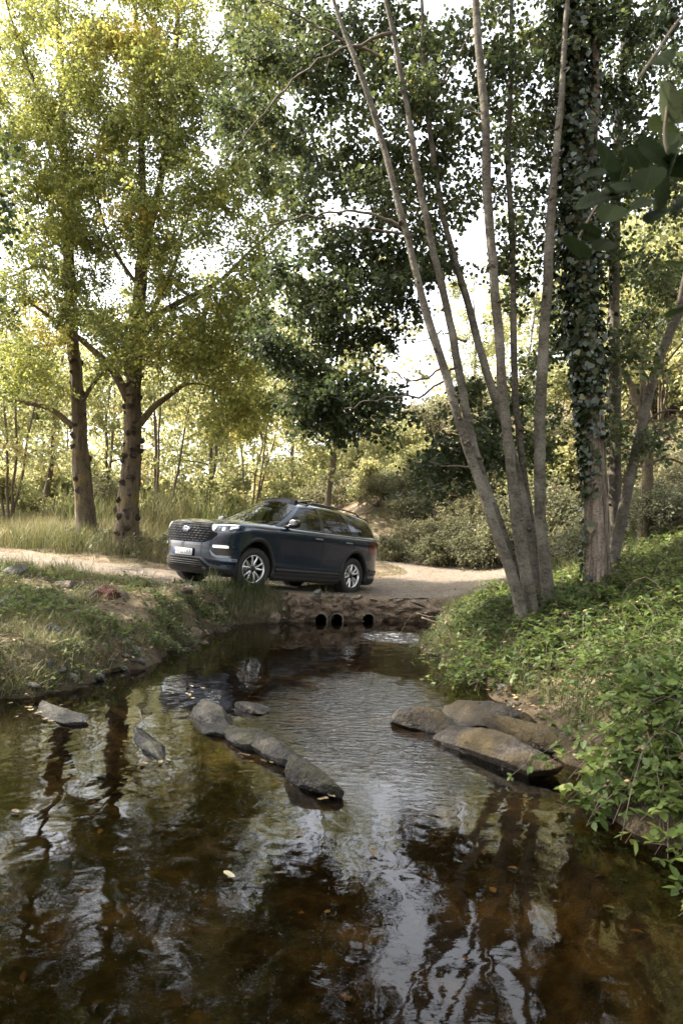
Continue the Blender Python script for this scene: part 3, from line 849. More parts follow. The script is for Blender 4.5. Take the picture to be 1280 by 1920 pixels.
def prof(z, x):
    """row parameters at height z (belt lift at x removed)"""
    zr = np.asarray(z, float)
    for _ in range(3):
        zr = z - zlift(zr, x)
    t = np.interp(zr, tab[0][:76], rr[:76])
    return [np.interp(t, rr, tab[c]) for c in (1, 2, 3)]
def front_x(y, z):
    y = np.abs(np.asarray(y, float)); z = np.asarray(z, float); x = np.full(np.broadcast(y, z).shape, 2.35)
    for _ in range(4):
        w, xf, _x = prof(z, x)
        x = 1.62 + (xf - 1.62) * np.clip(1 - np.clip(y / (w * .995), 0, .999)**NFX, 1e-4, 1)**(1 / NFX)
    return x
def side_y(x, z):
    return prof(z, x)[0] * barrel(x)
def rear_x(y, z):
    w, _f, xr = prof(z, -2.4)
    return -2.08 + (xr + 2.08) * np.clip(1 - np.clip(np.abs(y) / w, 0, .999)**NRX, 1e-4, 1)**(1 / NRX)

def panel(name, ys, zt, zb, off, mat, parent=car, n=24, m=8, fn=front_x, back=.03, sgn=1, smoothed=True):
    """raised plate draped on the nose: ys outline stations with top and bottom heights"""
    y = np.linspace(ys[0], ys[-1], n); top = np.interp(y, ys, zt); bot = np.interp(y, ys, zb)
    t = np.linspace(0, 1, m)
    Yg = np.repeat(y[:, None], m, 1); Zg = bot[:, None] + (top - bot)[:, None] * t[None]
    Xg = fn(Yg, Zg)
    A = np.stack([Xg + off, Yg * sgn, Zg], -1); B = np.stack([Xg - back, Yg * sgn, Zg], -1)
    mb = MB(); F = grid_faces(n, m)
    mb.add(A.reshape(-1, 3), F if sgn > 0 else F[:, ::-1])
    idx = np.arange(n * m).reshape(n, m)
    loop = np.r_[idx[:, 0], idx[-1, 1:], idx[::-1, -1][1:], idx[0, ::-1][1:-1]]
    k = len(loop); W = np.r_[A.reshape(-1, 3)[loop], B.reshape(-1, 3)[loop]]
    i = np.arange(k); j = (i + 1) % k
    mb.add(W, np.stack([i, j, j + k, i + k], -1))
    return mb.build(name, mat, parent, False)

# --- nose
M_grille = simple('grille_black', (.004, .004, .004), .7, spec=.2)
grille = panel('grille', [-.70, -.62, -.46, 0, .46, .62, .70], [.965, 1.045, 1.06, 1.068, 1.06, 1.045, .965], [.88, .81, .76, .755, .76, .81, .88], .006, M_grille, n=40, m=10)
mb = MB()
for r_ in range(8):                       # staggered dash bars of the grille
    z = .78 + r_ * .036
    wmax = np.interp(z, [.75, .82, .95, 1.06], [.42, .61, .68, .58])
    n_ = int(2 * wmax / .1) + 1
    for i in range(n_):
        y0 = -wmax + (i + (.5 if r_ % 2 else 0)) * .1
        if y0 + .085 > wmax: continue
        ys_ = np.linspace(y0 + .01, y0 + .09, 4)
        zz_ = z + np.array([-.006, .0, .0, -.006])
        pts = np.stack([front_x(ys_, zz_) + .014, ys_, zz_], -1)
        mb.tube(pts, .0058, 4)
kind(mb.build('mesh_bars', M_bar, grille), 'stuff')
ob = MB(); a = np.linspace(0, 2 * math.pi, 33)[:-1]
def oval(rx, rz, xo, y0=0, z0=.94):
    return np.stack([front_x(y0 + rx * np.cos(a), z0 + rz * np.sin(a)) * 0 + float(front_x(0., .94)) + xo, y0 + rx * np.cos(a), z0 + rz * np.sin(a)], -1)
A_, B_, C_ = oval(.108, .046, .0), oval(.108, .046, .026), oval(.098, .038, .030)
ob.add(np.r_[A_, B_, C_], [np.stack([np.arange(32), (np.arange(32) + 1) % 32, (np.arange(32) + 1) % 32 + 32, np.arange(32) + 32], -1), np.stack([np.arange(32) + 32, (np.arange(32) + 1) % 32 + 32, (np.arange(32) + 1) % 32 + 64, np.arange(32) + 64], -1)])
badge = ob.build('badge', M_chrome, car, False)
ob = MB(); ob.add(oval(.097, .037, .028), [np.arange(32)[None]])
ob.build('badge_field', simple('badge_blue', (.02, .035, .09), .25, .3, coat=.8), badge)

def text_mesh(name, body, size, mat, parent, loc, rot, shear=0.0, sx=1.0, ext=.002):
    cu = bpy.data.curves.new(name, 'FONT'); cu.body = body; cu.size = size; cu.align_x = 'CENTER'; cu.align_y = 'CENTER'; cu.extrude = ext; cu.shear = shear; cu.resolution_u = 3
    tmp = bpy.data.objects.new('tmp', cu); scene.collection.objects.link(tmp)
    dg = bpy.context.evaluated_depsgraph_get()
    me = bpy.data.meshes.new_from_object(tmp.evaluated_get(dg))
    bpy.data.objects.remove(tmp)
    me.materials.clear(); me.materials.append(mat); me.name = name
    o = link(name, me, None, parent); o.location = loc; o.rotation_euler = rot; o.scale = (sx, 1, 1)
    return o
FRONT_ROT = (R(90), 0, R(90))
text_mesh('badge_lettering', 'Ford', .068, M_chrome, badge, (float(front_x(0., .94)) + .031, 0, .94), FRONT_ROT, .35, 1.05)
for s in (1, -1):
    hl = panel('headlight', [.60, .64, .74, .88, .925], [1.045, 1.05, 1.062, 1.075, 1.07], [1.0, .925, .912, .95, 1.01], .010, M_lamp, n=26, m=8, sgn=s)
    panel('daytime_lamp', [.595, .63, .66, .68], [1.045, 1.048, 1.046, 1.02], [1.01, .94, .95, 1.01], .018, M_drl, hl, 8, 5, sgn=s)
    panel('light_strip', [.66, .74, .88, .915], [1.044, 1.058, 1.07, 1.066], [1.028, 1.035, 1.042, 1.04], .016, M_drl, hl, 16, 4, sgn=s)
    for yy in (.715, .785):
        panel('reflector', [yy - .024, yy, yy + .024], [1.005, 1.018, 1.005], [.96, .95, .96], .014, M_lampcell, hl, 6, 4, sgn=s)
    panel('wrap_lamp', [.86, .925], [1.03, 1.03], [.975, 1.015], .014, M_drl, hl, 6, 4, sgn=s)
    fog = panel('fog_light', [.63, .68, .87, .90], [.735, .755, .765, .73], [.67, .60, .60, .63], .006, M_gloss, n=16, m=6, sgn=s)
    panel('light_bar', [.655, .67, .85, .86], [.738, .742, .748, .74], [.705, .700, .706, .71], .016, M_drl, fog, 12, 4, sgn=s)
    panel('bezel', [.615, .66, .72, .88], [.665, .625, .585, .592], [.645, .575, .548, .555], .016, M_silver, fog, 14, 4, sgn=s)
    panel('parking_sensor', [.775, .79], [.478, .478], [.462, .462], .012, M_black, n=4, m=3, sgn=s)
panel('upper_slot', [-.58, -.5, .5, .58], [.705, .715, .715, .705], [.66, .655, .655, .66], .005, M_gloss, n=30, m=4)
panel('bumper_bar', [-.60, -.45, .45, .60], [.748, .738, .738, .748], [.715, .718, .718, .715], .012, M_paint, n=30, m=4)
panel('skid_plate', [-.84, -.76, -.60, -.46, .46, .60, .76, .84], [.385, .40, .425, .535, .535, .425, .40, .385], [.35, .345, .345, .345, .345, .345, .345, .35], .012, M_skid, n=60, m=8)
lowg = panel('lower_grille', [-.60, -.42, .42, .60], [.375, .505, .505, .375], [.35, .335, .335, .35], .018, M_gloss, n=40, m=6)
for z in (.385, .42, .46):
    w_ = np.interp(z, [.37, .515], [.55, .40])
    y = np.linspace(-w_, w_, 20); mb = MB(); mb.tube(np.stack([front_x(y, y * 0 + z) + .022, y, y * 0 + z], -1), .008, 6); mb.build('slat', M_black, lowg)
panel('chin_spoiler', [-.82, -.6, .6, .82], [.335, .318, .318, .335], [.235, .225, .225, .235], .02, M_black, n=40, m=5)
eye = MB(); ang = np.linspace(0, 2 * math.pi, 13); ey, ez = .50 + .035 * np.cos(ang), .335 + .016 * np.sin(ang)
eye.tube(np.stack([front_x(ey, ez) + .022, ey, ez], -1), .004, 5); eye.build('tow_cover', M_silver, car)
# number plate
px_ = float(front_x(0., .60)) + .018
mb = MB(); mb.box((px_, 0, .60), (.006, .262, .056)); plate = mb.build('number_plate', M_plate, car)
mb = MB(); mb.box((px_ + .0065, -.237, .60), (.002, .022, .053)); mb.build('blue_band', M_plate_blue, plate)
mb = MB(); mb.box((px_ - .002, 0, .60), (.005, .275, .066)); mb.build('plate_frame', M_black, plate)
text_mesh('plate_lettering', '9702 LKB', .115, M_ink, plate, (px_ + .0068, .024, .60), FRONT_ROT, 0, .92, .001)
text_mesh('country_letter', 'E', .03, M_plate, plate, (px_ + .0095, -.237, .575), FRONT_ROT, 0, 1, .0005)

# --- greenhouse
ST = [('a', .985, .20), ('g', .80, .10), ('b', -.30, -.33), ('g2', -.42, -.43), ('s', -1.10, -1.00), ('g3', -1.13, -1.03), ('c', -1.42, -1.14), ('g4', -1.66, -1.32), ('d', -2.30, -2.12), ('e', -2.43, -2.21)]
def yb(x): return pchip([-2.45, -2.3, -1.7, -.4, .4, .8, 1.0], [.78, .845, .905, .918, .905, .872, .83], x)
def zb_(x): return 1.135 + belt(x) + np.interp(x, [-2.4, .5, 1.0], [.012, .012, .035])
def yt(x): return pchip([-2.25, -1.2, -.4, .25], [.60, .665, .665, .605], x)
def zt_(x): return pchip([-2.25, -1.7, -1.1, -.5, -.1, .25], [1.59, 1.64, 1.667, 1.675, 1.66, 1.615], x)
def side_patch(xb0, xt0, xb1, xt1, sgn, inset=0.0, n=10, m=8, v0=0.0, v1=1.0):
    u = np.linspace(0, 1, n)[:, None]; v = np.linspace(v0, v1, m)[None]
    xb = xb0 + (xb1 - xb0) * u; xt = xt0 + (xt1 - xt0) * u
    b = np.stack(np.broadcast_arrays(xb, yb(xb), zb_(xb)), -1); t = np.stack(np.broadcast_arrays(xt, yt(xt), zt_(xt)), -1)
    p = b * (1 - v)[..., None] + t * v[..., None]
    p[..., 1] += .035 * np.sin(math.pi * np.broadcast_to(v, p.shape[:2])) - inset
    p[..., 1] *= sgn
    return p.reshape(-1, 3), grid_faces(n, m, sgn < 0)
def sheet(name, VF, mat, parent=car, sm=True):
    mb = MB(); mb.add(*VF); return mb.build(name, mat, parent, sm)
VTOP = .93
for s in (1, -1):
    for k_ in range(len(ST) - 1):
        nm, b0, t0 = ST[k_]; _, b1, t1 = ST[k_ + 1]
        if nm in ('a', 'b', 's', 'c', 'd'):
            sheet('pillar', side_patch(b0, t0, b1, t1, s), M_paint if nm in ('a', 'c', 'd') else M_gloss)
        else:
            sheet({'g': 'front_window', 'g2': 'rear_window', 'g3': 'vent_window', 'g4': 'quarter_window'}[nm], side_patch(b0, t0, b1, t1, s, .010, v0=.0, v1=VTOP), M_glass if nm == 'g' else M_priv)
            sheet('window_header', side_patch(b0, t0, b1, t1, s, 0, v0=VTOP, v1=1.0, m=3), M_paint)
    # bright sill strip along the windows
    x = np.linspace(.78, -2.28, 40); mb = MB(); mb.tube(np.stack([x, (yb(x) + .006) * s, zb_(x) + .004], -1), .009, 6); mb.build('window_trim', M_gloss, car)
# roof
n, m = 30, 21
xs_ = np.linspace(.20, -2.21, n); v = np.linspace(-1, 1, m)
RX = np.repeat(xs_[:, None], m, 1) + .09 * (1 - v[None]**2) * np.interp(xs_, [-2.21, -1.6, -.4, .2], [-1.2, 0, 0, 1.2])[:, None]
RY = yt(xs_)[:, None] * v[None]
RZ = zt_(xs_)[:, None] + .085 * (1 - np.abs(v[None])**2.6)
sheet('roof', (np.stack([RX, RY, RZ], -1).reshape(-1, 3), grid_faces(n, m, True)), M_paint)
def roof_z(x, y): return zt_(x) + .085 * (1 - np.abs(y / yt(x))**2.6)
# panoramic glass, tilted front pane
pn = np.linspace(.0, -.95, 10); py_ = np.linspace(-.44, .44, 9)
PX, PY = np.meshgrid(pn, py_, indexing='ij')
for nm, x0, x1, lift0, lift1 in (('sunroof', .06, -.42, .012, .075), ('rear_glass_roof', -.47, -1.25, .010, .010)):
    xx = np.linspace(x0, x1, 8); Xg, Yg = np.meshgrid(xx, py_, indexing='ij')
    Zg = roof_z(Xg, Yg) + np.linspace(lift0, lift1, 8)[:, None]
    mb = MB(); T = np.stack([Xg, Yg, Zg + .012], -1).reshape(-1, 3); B = T - np.array((0, 0, .03))
    mb.add(T, grid_faces(8, 9, True)); mb.add(B, grid_faces(8, 9))
    idx = np.arange(72).reshape(8, 9); loop = np.r_[idx[:, 0], idx[-1, 1:], idx[::-1, -1][1:], idx[0, ::-1][1:-1]]; k = len(loop)
    i = np.arange(k); j = (i + 1) % k
    mb.add(np.r_[T[loop], B[loop]], np.stack([i, i + k, j + k, j], -1))
    mb.build(nm, M_gloss, car)
# wind deflector raised at the front of the opening
y = np.linspace(-.46, .46, 13); mb = MB()
T = np.array([(.10 + .03 * (1 - (q / .46)**2) - dx, q, float(roof_z(.06, q)) + dz) for q in y for dx, dz in ((0, .0), (.02, .07), (.10, .095), (.11, .02))])
mb.add(T, grid_faces(13, 4)); mb.add(T, grid_faces(13, 4, True)); mb.build('wind_deflector', M_black, car)
for s in (1, -1):
    x = np.linspace(-.10, -2.0, 24); lift = .055 * np.minimum(1, np.minimum((-.10 - x) / .15, (x + 2.0) / .15))
    mb = MB(); mb.tube(np.stack([x, s * (yt(x) - .03), zt_(x) + .02 + lift], -1), .018, 8); mb.build('roof_rail', M_gloss, car, True)
# windscreen and tailgate glass
def cross(xb, xt, bulb, bult, inset, n=20, m=10):
    v = np.linspace(-1, 1, n)[:, None]; t = np.linspace(0, 1, m)[None]
    ybb, ytt = float(yb(xb)), float(yt(xt))
    X = (xb + bulb * (1 - v**2)) * (1 - t) + (xt + bult * (1 - v**2)) * t
    Y = v * (ybb * (1 - t) + ytt * t)
    Z = (float(zb_(xb)) + .015 * (1 - v**2)) * (1 - t) + (float(zt_(xt)) + .085 * (1 - np.abs(v)**2.6)) * t
    return np.stack(np.broadcast_arrays(X, Y, Z), -1).reshape(-1, 3), grid_faces(n, m)
sheet('windscreen', cross(.985, .20, .17, .108, 0), M_wind)
V_, F_ = cross(-2.43, -2.21, -.09, -.108, 0); sheet('tailgate_window', (V_, F_[:, ::-1]), M_priv)
mb = MB(); y = np.linspace(-.60, .60, 12)
mb.add(np.array([(-2.14 - .09 * (1 - (q / .6)**2) - dx, q, float(zt_(-2.2)) + .075 * (1 - abs(q / .62)**2.6) + dz) for q in y for dx, dz in ((0, .025), (.22, -.005), (.20, -.03), (.02, -.01))]), grid_faces(12, 4, True))
mb.build('rear_spoiler', M_paint, car)
cowl = MB(); y = np.linspace(-.84, .84, 20)
cowl.add(np.array([(.985 + .17 * (1 - (q / .84)**2) + dx, q, 1.155 + .03 * (1 - (q / .84)**2) + dz) for q in y for dx, dz in ((-.06, -.05), (0.0, -.012), (.10, .0), (.13, -.05))]), grid_faces(20, 4))
cowl.build('cowl', M_black, car)
for y0, y1 in ((-.62, .02), (-.02, .60)):
    mb = MB(); t = np.linspace(0, 1, 8); yy = y0 + (y1 - y0) * t; mb.tube(np.stack([1.10 - .1 * (yy / .8)**2 - .10 * t * .5, yy, 1.185 + .045 * t], -1), .009, 5); mb.build('wiper', M_black, car)
# --- cabin
def rounded(c, h, name, mat, parent, rot=None, p=4.0):
    V, F = icosphere(3); q = np.sign(V) * np.abs(V)**(2 / p); q = q / np.max(np.abs(q), axis=1, keepdims=True) * (np.linalg.norm(V * 0 + 1, axis=1, keepdims=True) * 0 + 1)
    q = V / (np.sum(np.abs(V)**p, axis=1, keepdims=True)**(1 / p))
    q = q * np.array(h)
    if rot is not None: q = q @ np.array(Matrix.Rotation(rot, 3, 'Y')).T
    me = mesh_arrays(name, q + np.array(c), F, None, True)
    return link(name, me, mat, parent)
rounded((.80, 0, 1.07), (.26, .80, .10), 'dashboard', M_black, car)
for sx_, s in ((.05, .37), (.05, -.37), (-.95, .42), (-.95, -.42), (-.95, 0)):
    b = rounded((sx_ - .28, s, .98), (.09, .25, .36), 'seat_back', M_seat, car, -.22)
    rounded((sx_ - .37, s, 1.42), (.05, .13, .10), 'headrest', M_seat, b, -.15)
    rounded((sx_, s, .68), (.27, .26, .09), 'seat_cushion', M_seat, b)
a_ = np.linspace(0, 2 * math.pi, 25); mb = MB()
rot = np.array(Matrix.Rotation(R(-25), 3, 'Y'))
ring = np.stack([a_ * 0, .185 * np.cos(a_), .185 * np.sin(a_)], -1) @ rot.T + np.array((.50, .37, 1.10))
mb.tube(ring, .016, 6); sw = mb.build('steering_wheel', M_black, car, True)
mb = MB(); mb.box((.50, .37, 1.10), (.02, .07, .06), rot); mb.box((.50, .37, 1.10), (.008, .17, .018), rot); mb.build('steering_hub', M_black, sw)
rounded((.62, .0, 1.50), (.02, .12, .035), 'rear_view_mirror', M_black, car).location = (-.25, 0, .03)
mb = MB(); mb.box((-.6, 0, .42), (1.55, .82, .02)); mb.box((.95, 0, .75), (.02, .8, .3)); mb.box((-2.3, 0, .75), (.02, .75, .33)); mb.build('cabin_floor', M_liner, car)
mb = MB(); mb.box((0, 0, .30), (2.15, .58, .07)); mb.box((-.0, 0, .27), (1.0, .80, .04)); mb.build('underbody', M_liner, car)
# --- sides
for s in (1, -1):
    for ax in (WB, -WB):
        lip = MB(); aa = np.linspace(R(-14), R(194), 44); pr_ = [(.452, -.16), (.447, .004), (.455, .018), (.500, .020), (.512, .012), (.516, -.01)]
        Vv = []
        for q in aa:
            for r_, o in pr_:
                x, z = ax + r_ * math.cos(q), .40 + r_ * math.sin(q)
                zc = max(z, .215)
                yy = float(side_y(np.clip(x, -2.2, 1.75), min(max(zc, .23), 1.1)))
                if x > 1.62: yy = min(yy, yy - .55 * max(0, x - 1.66)**1.7)
                if x < -2.0: yy = yy - .5 * max(0, -2.0 - x)**1.8
                Vv.append((x, s * (yy + o), zc))
        lip.add(np.array(Vv), grid_faces(44, 6, s < 0)); lip.build('arch_trim', M_black, car, True)
        ln = MB(); k = 28; aa = np.linspace(R(-20), R(200), k)
        ln.add(np.array([(ax + .47 * math.cos(q), s * y0, max(.40 + .47 * math.sin(q), .22)) for q in aa for y0 in (.50, .95)]), grid_faces(k, 2, s > 0))
        ln.add(np.array([(ax + .47 * math.cos(q) * e, s * .52, max(.40 + .47 * math.sin(q) * e, .2)) for q in aa for e in (1, .02)]), grid_faces(k, 2, s > 0))
        ln.build('wheel_well', M_liner, car)
    for hx, dk in ((-.20, 'f'), (-1.22, 'r')):
        x = np.linspace(hx - .11, hx + .11, 8); z = 1.005 + 0 * x
        mb = MB(); bow = .028 * np.minimum(1, 3 * (1 - ((x - hx) / .11)**2)); mb.tube(np.stack([x, s * (side_y(x, z) + bow), z], -1), .013, 6)
        mb.build('door_handle', M_silver, doors[(dk, s)], True)
    # step in the lower door, and sill
    x = np.linspace(.98, -1.02, 24); mb = MB()
    for z, o in ((.375, .004), (.395, .014), (.41, .014), (.425, .002)):
        pass
    Vv = np.array([(q, s * (float(side_y(q, z)) + o), z) for q in x for z, o in ((.37, -.004), (.385, .016), (.425, .016), (.445, -.004))])
    mb.add(Vv, grid_faces(24, 4, s < 0)); mb.build('door_moulding', M_black, car, True)
    mb = MB(); x = np.linspace(1.03, -1.02, 20)
    Vv = np.array([(q, s * (.90 + o), z) for q in x for z, o in ((.33, .035), (.26, .06), (.20, .03), (.20, -.2))]); mb.add(Vv, grid_faces(20, 4, s > 0)); mb.build('sill', M_black, car, True)
    # mirror
    mir = rounded((.66, s * 1.045, 1.235), (.075, .125, .085), 'wing_mirror', M_gloss, car, 0, 3.2)
    mb = MB(); mb.tube([(.70, s * .86, 1.165), (.68, s * .96, 1.175), (.66, s * 1.02, 1.19)], [.04, .03, .025], 8); mb.build('mirror_arm', M_black, mir, True)
    mb = MB(); t = np.linspace(0, 1, 8); mb.tube(np.stack([.735 - .03 * t**2, s * (.94 + .20 * t), 1.215 + 0 * t], -1), .006, 5); mb.build('mirror_strip', M_chrome, mir)
    mb = MB(); mb.add(np.array([(.585, s * (1.045 + dy), 1.235 + dz) for dy, dz in ((-.1, -.06), (.1, -.06), (.1, .06), (-.1, .06))]), np.array([(0, 1, 2, 3)])); mb.build('mirror_glass', M_chrome, mir)
    # tail light wrapping the rear corner
    zz_ = np.linspace(.84, 1.08, 6); Vv = []
    for z in zz_:
        tilt = (1.08 - z) * .25
        for q in np.linspace(0, 1, 12):
            y = .45 + q * .52
            wv, _, xr_ = prof(z, -2.4)
            if y < wv * .985 and q < .8: x = float(rear_x(y, z)) - .012
            else:
                x = -2.25 + (q - .8) * 1.0 + tilt * .3; 
            ysd = min(y, float(side_y(-2.1, z)) + .004)
            Vv.append((x, s * ysd, z))
    tl = []
    for z in zz_:
        for q in np.linspace(0, 1, 14):
            ph = q * R(80) + R(28)
            w_, _f, xr_ = prof(z, -2.4)
            x = -2.08 + (float(xr_) + 2.08 - .012) * max(math.cos(ph), 1e-3)**(2 / NRX) if ph < R(90) else -2.08 + (ph - R(90)) * .35
            y = (float(w_) + .010) * min(1, math.sin(min(ph, R(90)))**(2 / NRX)) * float(barrel(-2.2))
            tl.append((x, s * y, z + .02 * (q - .5)))
    mb = MB(); mb.add(np.array(tl), grid_faces(6, 14, s > 0)); mb.build('tail_light', M_red, car, True)
# the upper body stands tall over the wheels
def taller(z): return z + .105 * smooth(.55, 1.10, np.asarray(z, float))
def stretch(o):
    if o.type == 'MESH':
        if tuple(round(v, 5) for v in o.rotation_euler) == (0, 0, 0):
            me = o.data; co = np.empty(len(me.vertices) * 3, np.float32); me.vertices.foreach_get('co', co); co = co.reshape(-1, 3)
            co[:, 2] = taller(co[:, 2] + o.location.z) - o.location.z
            me.vertices.foreach_set('co', co.ravel()); me.update()
        else:
            o.location.z = float(taller(o.location.z))
    for ch in o.children: stretch(ch)
stretch(car)
# --- wheels
def wheel_arrays():
    k = 48
    prof_t = [(.262, -.10), (.275, -.118), (.315, -.126), (.355, -.122), (.382, -.105), (.392, -.085), (.394, -.03), (.394, .03), (.392, .085), (.382, .105), (.355, .122), (.315, .126), (.275, .118), (.262, .10)]
    a = np.arange(k) * 2 * math.pi / k
    def lathe(pr, kk=k):
        a = np.arange(kk) * 2 * math.pi / kk; n = len(pr)
        V = np.array([(r * math.cos(t), y, r * math.sin(t)) for r, y in pr for t in a])
        i = np.arange(n - 1)[:, None] * kk; j = np.arange(kk)[None]; j2 = (j + 1) % kk
        return V, np.stack([i + j, i + k + j if False else i + kk + j, i + kk + j2, i + j2], -1).reshape(-1, 4)
    tyre = MB(); tyre.add(*lathe(prof_t))
    for i in range(60):                      # tread lugs at both shoulders
        t = i * 2 * math.pi / 60
        rot = np.array(((math.cos(t), 0, -math.sin(t)), (0, 1, 0), (math.sin(t), 0, math.cos(t))))
        for y in (-.093, .093): tyre.box(rot @ np.array((.3885, y, 0)), (.006, .018, .013), rot)
        for y in (-.045, 0, .045): tyre.box(rot @ np.array((.3935, y, 0)), (.0035, .016, .014), rot)
    rim = MB(); rim.add(*lathe([(.264, .098), (.262, .112), (.254, .114), (.246, .104), (.232, .06), (.225, -.06), (.262, -.10)]))
    bar = MB(); bar.add(*lathe([(.232, .06), (.225, .0), (.22, -.06), (.06, -.055), (.0, -.055)]))
    disc = MB(); disc.add(*lathe([(.17, -.02), (.17, .0), (.09, .0), (.085, .02), (.0, .02)], 32))
    hub = MB(); hub.add(*lathe([(.078, .02), (.075, .07), (.062, .082), (.034, .085), (.032, .092), (.0, .094)], 30))
    sp = MB()                                 # one forked spoke: a V of two curved blades
    for sg in (-1, 1):
        t = np.linspace(0, 1, 7); r = .055 + .195 * t
        ang = sg * (R(5) + R(9.5) * t**.8 + R(3) * np.sin(t * math.pi))
        wd = (.013 + .008 * (1 - t))
        yy = .082 + .018 * np.sin(t * math.pi * .6)
        rows_ = []
        for ri, an, w_, y_ in zip(r, ang, wd, yy):
            c = np.array((ri * math.cos(an), 0, ri * math.sin(an))); tn = np.array((-math.sin(an), 0, math.cos(an)))
            rows_ += [c - tn * w_ * 1.25 + np.array((0, y_ - .035, 0)), c - tn * w_ + np.array((0, y_, 0)), c + tn * w_ + np.array((0, y_, 0)), c + tn * w_ * 1.25 + np.array((0, y_ - .035, 0))]
        sp.add(np.array(rows_), grid_faces(7, 4, True))
    return tyre, rim, bar, disc, hub, sp
ty, ri, ba, di, hu, sp = wheel_arrays()
ME = {k: m.mesh(k, True) for k, m in (('tyre', ty), ('rim', ri), ('barrel', ba), ('brake_disc', di), ('hub', hu))}
ME['spoke'] = sp.mesh('spoke', False)
for k, mt in (('tyre', M_tyre), ('rim', M_alloy), ('barrel', M_alloy_d), ('brake_disc', M_brake), ('hub', M_alloy_d), ('spoke', M_alloy)):
    ME[k].materials.append(mt)
for ax, steer in ((WB, R(-6)), (-WB, 0)):
    for s in (1, -1):
        w = link('wheel', ME['rim'], None, car)
        w.location = (ax, s * .815, WR); w.rotation_euler = (0, .3 * ax + .4 * s, (0 if s > 0 else math.pi) + steer)
        for k in ('tyre', 'barrel', 'brake_disc', 'hub'):
            link(k, ME[k], None, w)
        for i in range(5):
            o = link('spoke', ME['spoke'], None, w); o.rotation_euler = (0, i * 2 * math.pi / 5, 0)
# ------------------------------------------------------------------ foliage machinery
LEAF_ROUND = (np.array([(0, 0, 0), (.28, .40, .07), (.72, .40, .05), (1, 0, -.06), (.72, -.40, .05), (.28, -.40, .07)]), np.array([(0, 3, 2, 1), (0, 5, 4, 3)]))
LEAF_TRI = (np.array([(0, 0, 0), (.30, .46, .06), (1, 0, -.05), (.30, -.46, .06)]), np.array([(0, 2, 1), (0, 3, 2)]))
LEAF_POINT = (np.array([(0, 0, 0), (.30, .30, .05), (.65, .27, .03), (1, 0, -.08), (.65, -.27, .03), (.30, -.30, .05)]), np.array([(0, 3, 2, 1), (0, 5, 4, 3)]))
LEAF_IVY = (np.array([(0, 0, 0), (.05, .42, .02), (.42, .50, 0), (1, 0, -.08), (.42, -.50, 0), (.05, -.42, .02)]), np.array([(0, 3, 2, 1), (0, 5, 4, 3)]))

def leaf_arrays(c, along, normal, size, tint, shape):
    T, F = shape
    a = unit(along); n = normal - a * np.sum(normal * a, -1, keepdims=True); n = unit(n); b = np.cross(n, a)
    s = np.asarray(size)[:, None, None]
    V = c[:, None] + s * (T[None, :, 0:1] * a[:, None] + T[None, :, 1:2] * b[:, None] + T[None, :, 2:3] * n[:, None])
    k = len(T)
    FF = (F[None] + (np.arange(len(c)) * k)[:, None, None]).reshape(-1, F.shape[1])
    return V.reshape(-1, 3), FF, np.repeat(tint, k)

def prism(a, b, r0, r1):
    """three-sided twigs from points a to points b"""
    d = unit(b - a); ref = np.where(np.abs(d[:, 2:3]) < .9, np.array((0, 0, 1.0)), np.array((1.0, 0, 0)))
    u = unit(np.cross(d, ref)); w = np.cross(d, u)
    V = []
    for base, r in ((a, r0), (b, r1)):
        for t in (0, 2.094, 4.189):
            V.append(base + (u * math.cos(t) + w * math.sin(t)) * np.asarray(r)[..., None])
    V = np.stack(V, 1); n = len(a)
    f = np.array([(0, 1, 4, 3), (1, 2, 5, 4), (2, 0, 3, 5)])
    return V.reshape(-1, 3), (f[None] + (np.arange(n) * 6)[:, None, None]).reshape(-1, 4)

def sprays(rng, centers, radii, dens, lsize, ctint, per=12, up=.7, flat=.75, droop=.35, shape=LEAF_ROUND, spread=.55):
    """leafy twigs filling clumps: returns leaf arrays and twig segments"""
    n = np.maximum(1, (dens * radii**2 / per).astype(int))
    idx = np.repeat(np.arange(len(centers)), n); m = len(idx)
    r = radii[idx][:, None]
    st = unit(rng.normal(size=(m, 3))) * rng.uniform(0, 1, (m, 1))**.5 * r * spread * np.array((1, 1, flat))
    d = unit(st / r + .55 * rng.normal(size=(m, 3)) * np.array((1, 1, .55)) + np.array((0, 0, -.1)))
    L = (r[:, 0] * rng.uniform(.45, .95, m))
    a = centers[idx] + st
    t = (np.arange(per)[None] + rng.uniform(0, 1, (m, per))) / per
    sag = -.25 * t**2 * L[:, None]
    pos = a[:, None] + d[:, None] * (t * L[:, None])[..., None]; pos[..., 2] += sag
    sd = unit(rng.normal(size=(m, per, 3)))
    pos = pos + sd * lsize * .55
    along = d[:, None] * .5 + sd + np.array((0, 0, -droop))
    nor = np.array((0, 0, up)) + rng.normal(size=(m, per, 3)) * .55
    sz = lsize * rng.uniform(.6, 1.15, (m, per))
    ti = np.clip(ctint[idx][:, None] + rng.normal(size=(m, 1)) * .07 + rng.normal(size=(m, per)) * .05, 0, 1) * np.ones((m, per))
    V, F, T = leaf_arrays(pos.reshape(-1, 3), along.reshape(-1, 3), nor.reshape(-1, 3), sz.ravel(), ti.ravel(), shape)
    end = a + d * L[:, None]; end[:, 2] -= .25 * L
    return (V, F, T), (a, end)

